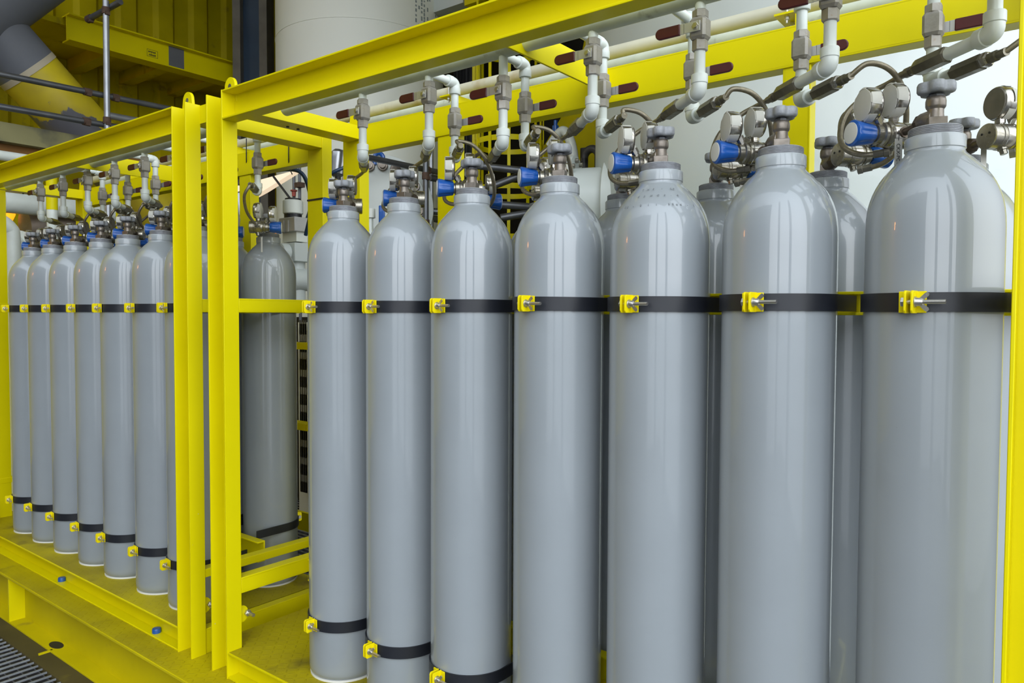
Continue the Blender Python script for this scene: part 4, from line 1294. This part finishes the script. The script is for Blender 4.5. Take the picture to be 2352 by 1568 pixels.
q0, q1 = at(664, 800, Y=2.25), at(716, 800, Y=2.25)
q2 = at(685, 800, Y=1.96)
tag(obj('pale_backing', MB().box(q2.x, q2.x + 0.25, 1.96, 2.15, -0.35, at(690, 740, Y=1.96).z), 'white_plastic'), 'pale cabinet added to whiten the slots of the dark cable tray', 'backing')  # pale box put in so the tray slots show white
tag(obj('dark_backing', MB().box(q0.x, q1.x, 2.25, 2.45, -0.35, at(690, 728, Y=2.25).z), 'dark'), 'added dark cabinet behind the slotted cable tray', 'backing')  # dark box put in to darken the gap behind the tray
wbk = MB().box(-6.4, -2.4, 5.0, 5.1, -0.4, 1.9)
struct('wall_back_3', wbk, 'grey_col', label='dull low wall far behind the gap between the racks', cat='wall')

# ------------------------------------------------------------------ the rest of the place (mostly out of frame): deck above, plus a wall and columns added for the reflections
struct('ceiling', MB().box(-12, 3.4, -2.4, 9, 6.4, 6.6), 'ceil', label='underside of the deck above the racks', cat='ceiling')
struct('wall_front', MB().box(-11, 1.5, -6.3, -6.0, -1.5, 6.5), 'module', label='unseen grey wall added across the walkway to dim the left side', cat='wall')  # unseen wall, kept dark to hold light off the left end
for i, (cx_, cy_, rr_) in enumerate(((1.1, -7.2, 0.20), (3.4, -6.0, 0.22), (5.3, -4.6, 0.25), (-0.9, -6.2, 0.18))):
    struct('trim_%d' % (i + 1), MB().cyl((cx_, cy_, -1.5), (cx_, cy_, 7.5), rr_, n=24), 'greybrace')  # unseen columns added so dark streaks reflect in the cylinder gloss

# ------------------------------------------------------------------ sodium lamps down the walkway (they glint in the gloss paint)
for i, (lx, ly, lz) in enumerate(((-9.0, -3.9, 3.1), (-6.4, -5.6, 3.0))):
    lt = thing('bulkhead_lamp', ('amber bulkhead lamp on a post at the far end of the walkway', 'amber bulkhead lamp on the added grey wall')[i], 'lamp', (lx, ly, lz))
    obj('globe', MB().lathe([(0.03, -0.30), (0.09, -0.26), (0.10, 0), (0.09, 0.26), (0.03, 0.30)], (0, 0, 0), (0, 0, 1), 16), 'sodium', lt)
    if i == 0:
        obj('post', MB().cyl((0, 0, -0.35 - lz), (0, 0, -0.30), 0.03), 'scaffold', lt)
    else:
        obj('bracket', MB().box(-0.03, 0.03, -0.4, 0.0, 0.30, 0.34), 'scaffold', lt)

# ------------------------------------------------------------------ light
w = bpy.data.worlds.new('sky')
scene.world = w
w.use_nodes = True
nt = w.node_tree
N, L = nt.nodes, nt.links
bg = N['Background']
tc = N.new('ShaderNodeTexCoord')
sp_ = N.new('ShaderNodeSeparateXYZ')
L.new(tc.outputs['Generated'], sp_.inputs[0])
rmp = N.new('ShaderNodeValToRGB')
mr = N.new('ShaderNodeMapRange')
mr.inputs['From Min'].default_value = -0.35
mr.inputs['From Max'].default_value = 0.9
L.new(sp_.outputs['Z'], mr.inputs['Value'])
el = rmp.color_ramp.elements
el[0].position = 0.0
el[0].color = (0.13, 0.14, 0.155, 1)
el[1].position = 1.0
el[1].color = (0.66, 0.74, 0.82, 1)
e1 = rmp.color_ramp.elements.new(0.27)
e1.color = (0.22, 0.24, 0.26, 1)
e2 = rmp.color_ramp.elements.new(0.32)
e2.color = (0.92, 0.96, 1.0, 1)
L.new(mr.outputs['Result'], rmp.inputs['Fac'])
# overcast sky, brightest low down on the open side of the platform
dot = N.new('ShaderNodeVectorMath')
dot.operation = 'DOT_PRODUCT'
dot.inputs[1].default_value = V((0.77, -0.62, 0.16)).normalized()
L.new(tc.outputs['Generated'], dot.inputs[0])
br_ = N.new('ShaderNodeMapRange')
br_.interpolation_type = 'SMOOTHSTEP'
br_.inputs['From Min'].default_value = -0.3
br_.inputs['From Max'].default_value = 0.95
br_.inputs['To Min'].default_value = 0.6
br_.inputs['To Max'].default_value = 4.0
L.new(dot.outputs['Value'], br_.inputs['Value'])
L.new(rmp.outputs['Color'], bg.inputs['Color'])
L.new(br_.outputs['Result'], bg.inputs['Strength'])

scene.view_settings.view_transform = 'Standard'
scene.view_settings.look = 'None'
scene.view_settings.gamma = 1.0
scene.view_settings.use_curve_mapping = False
scene.view_settings.exposure = 0.15
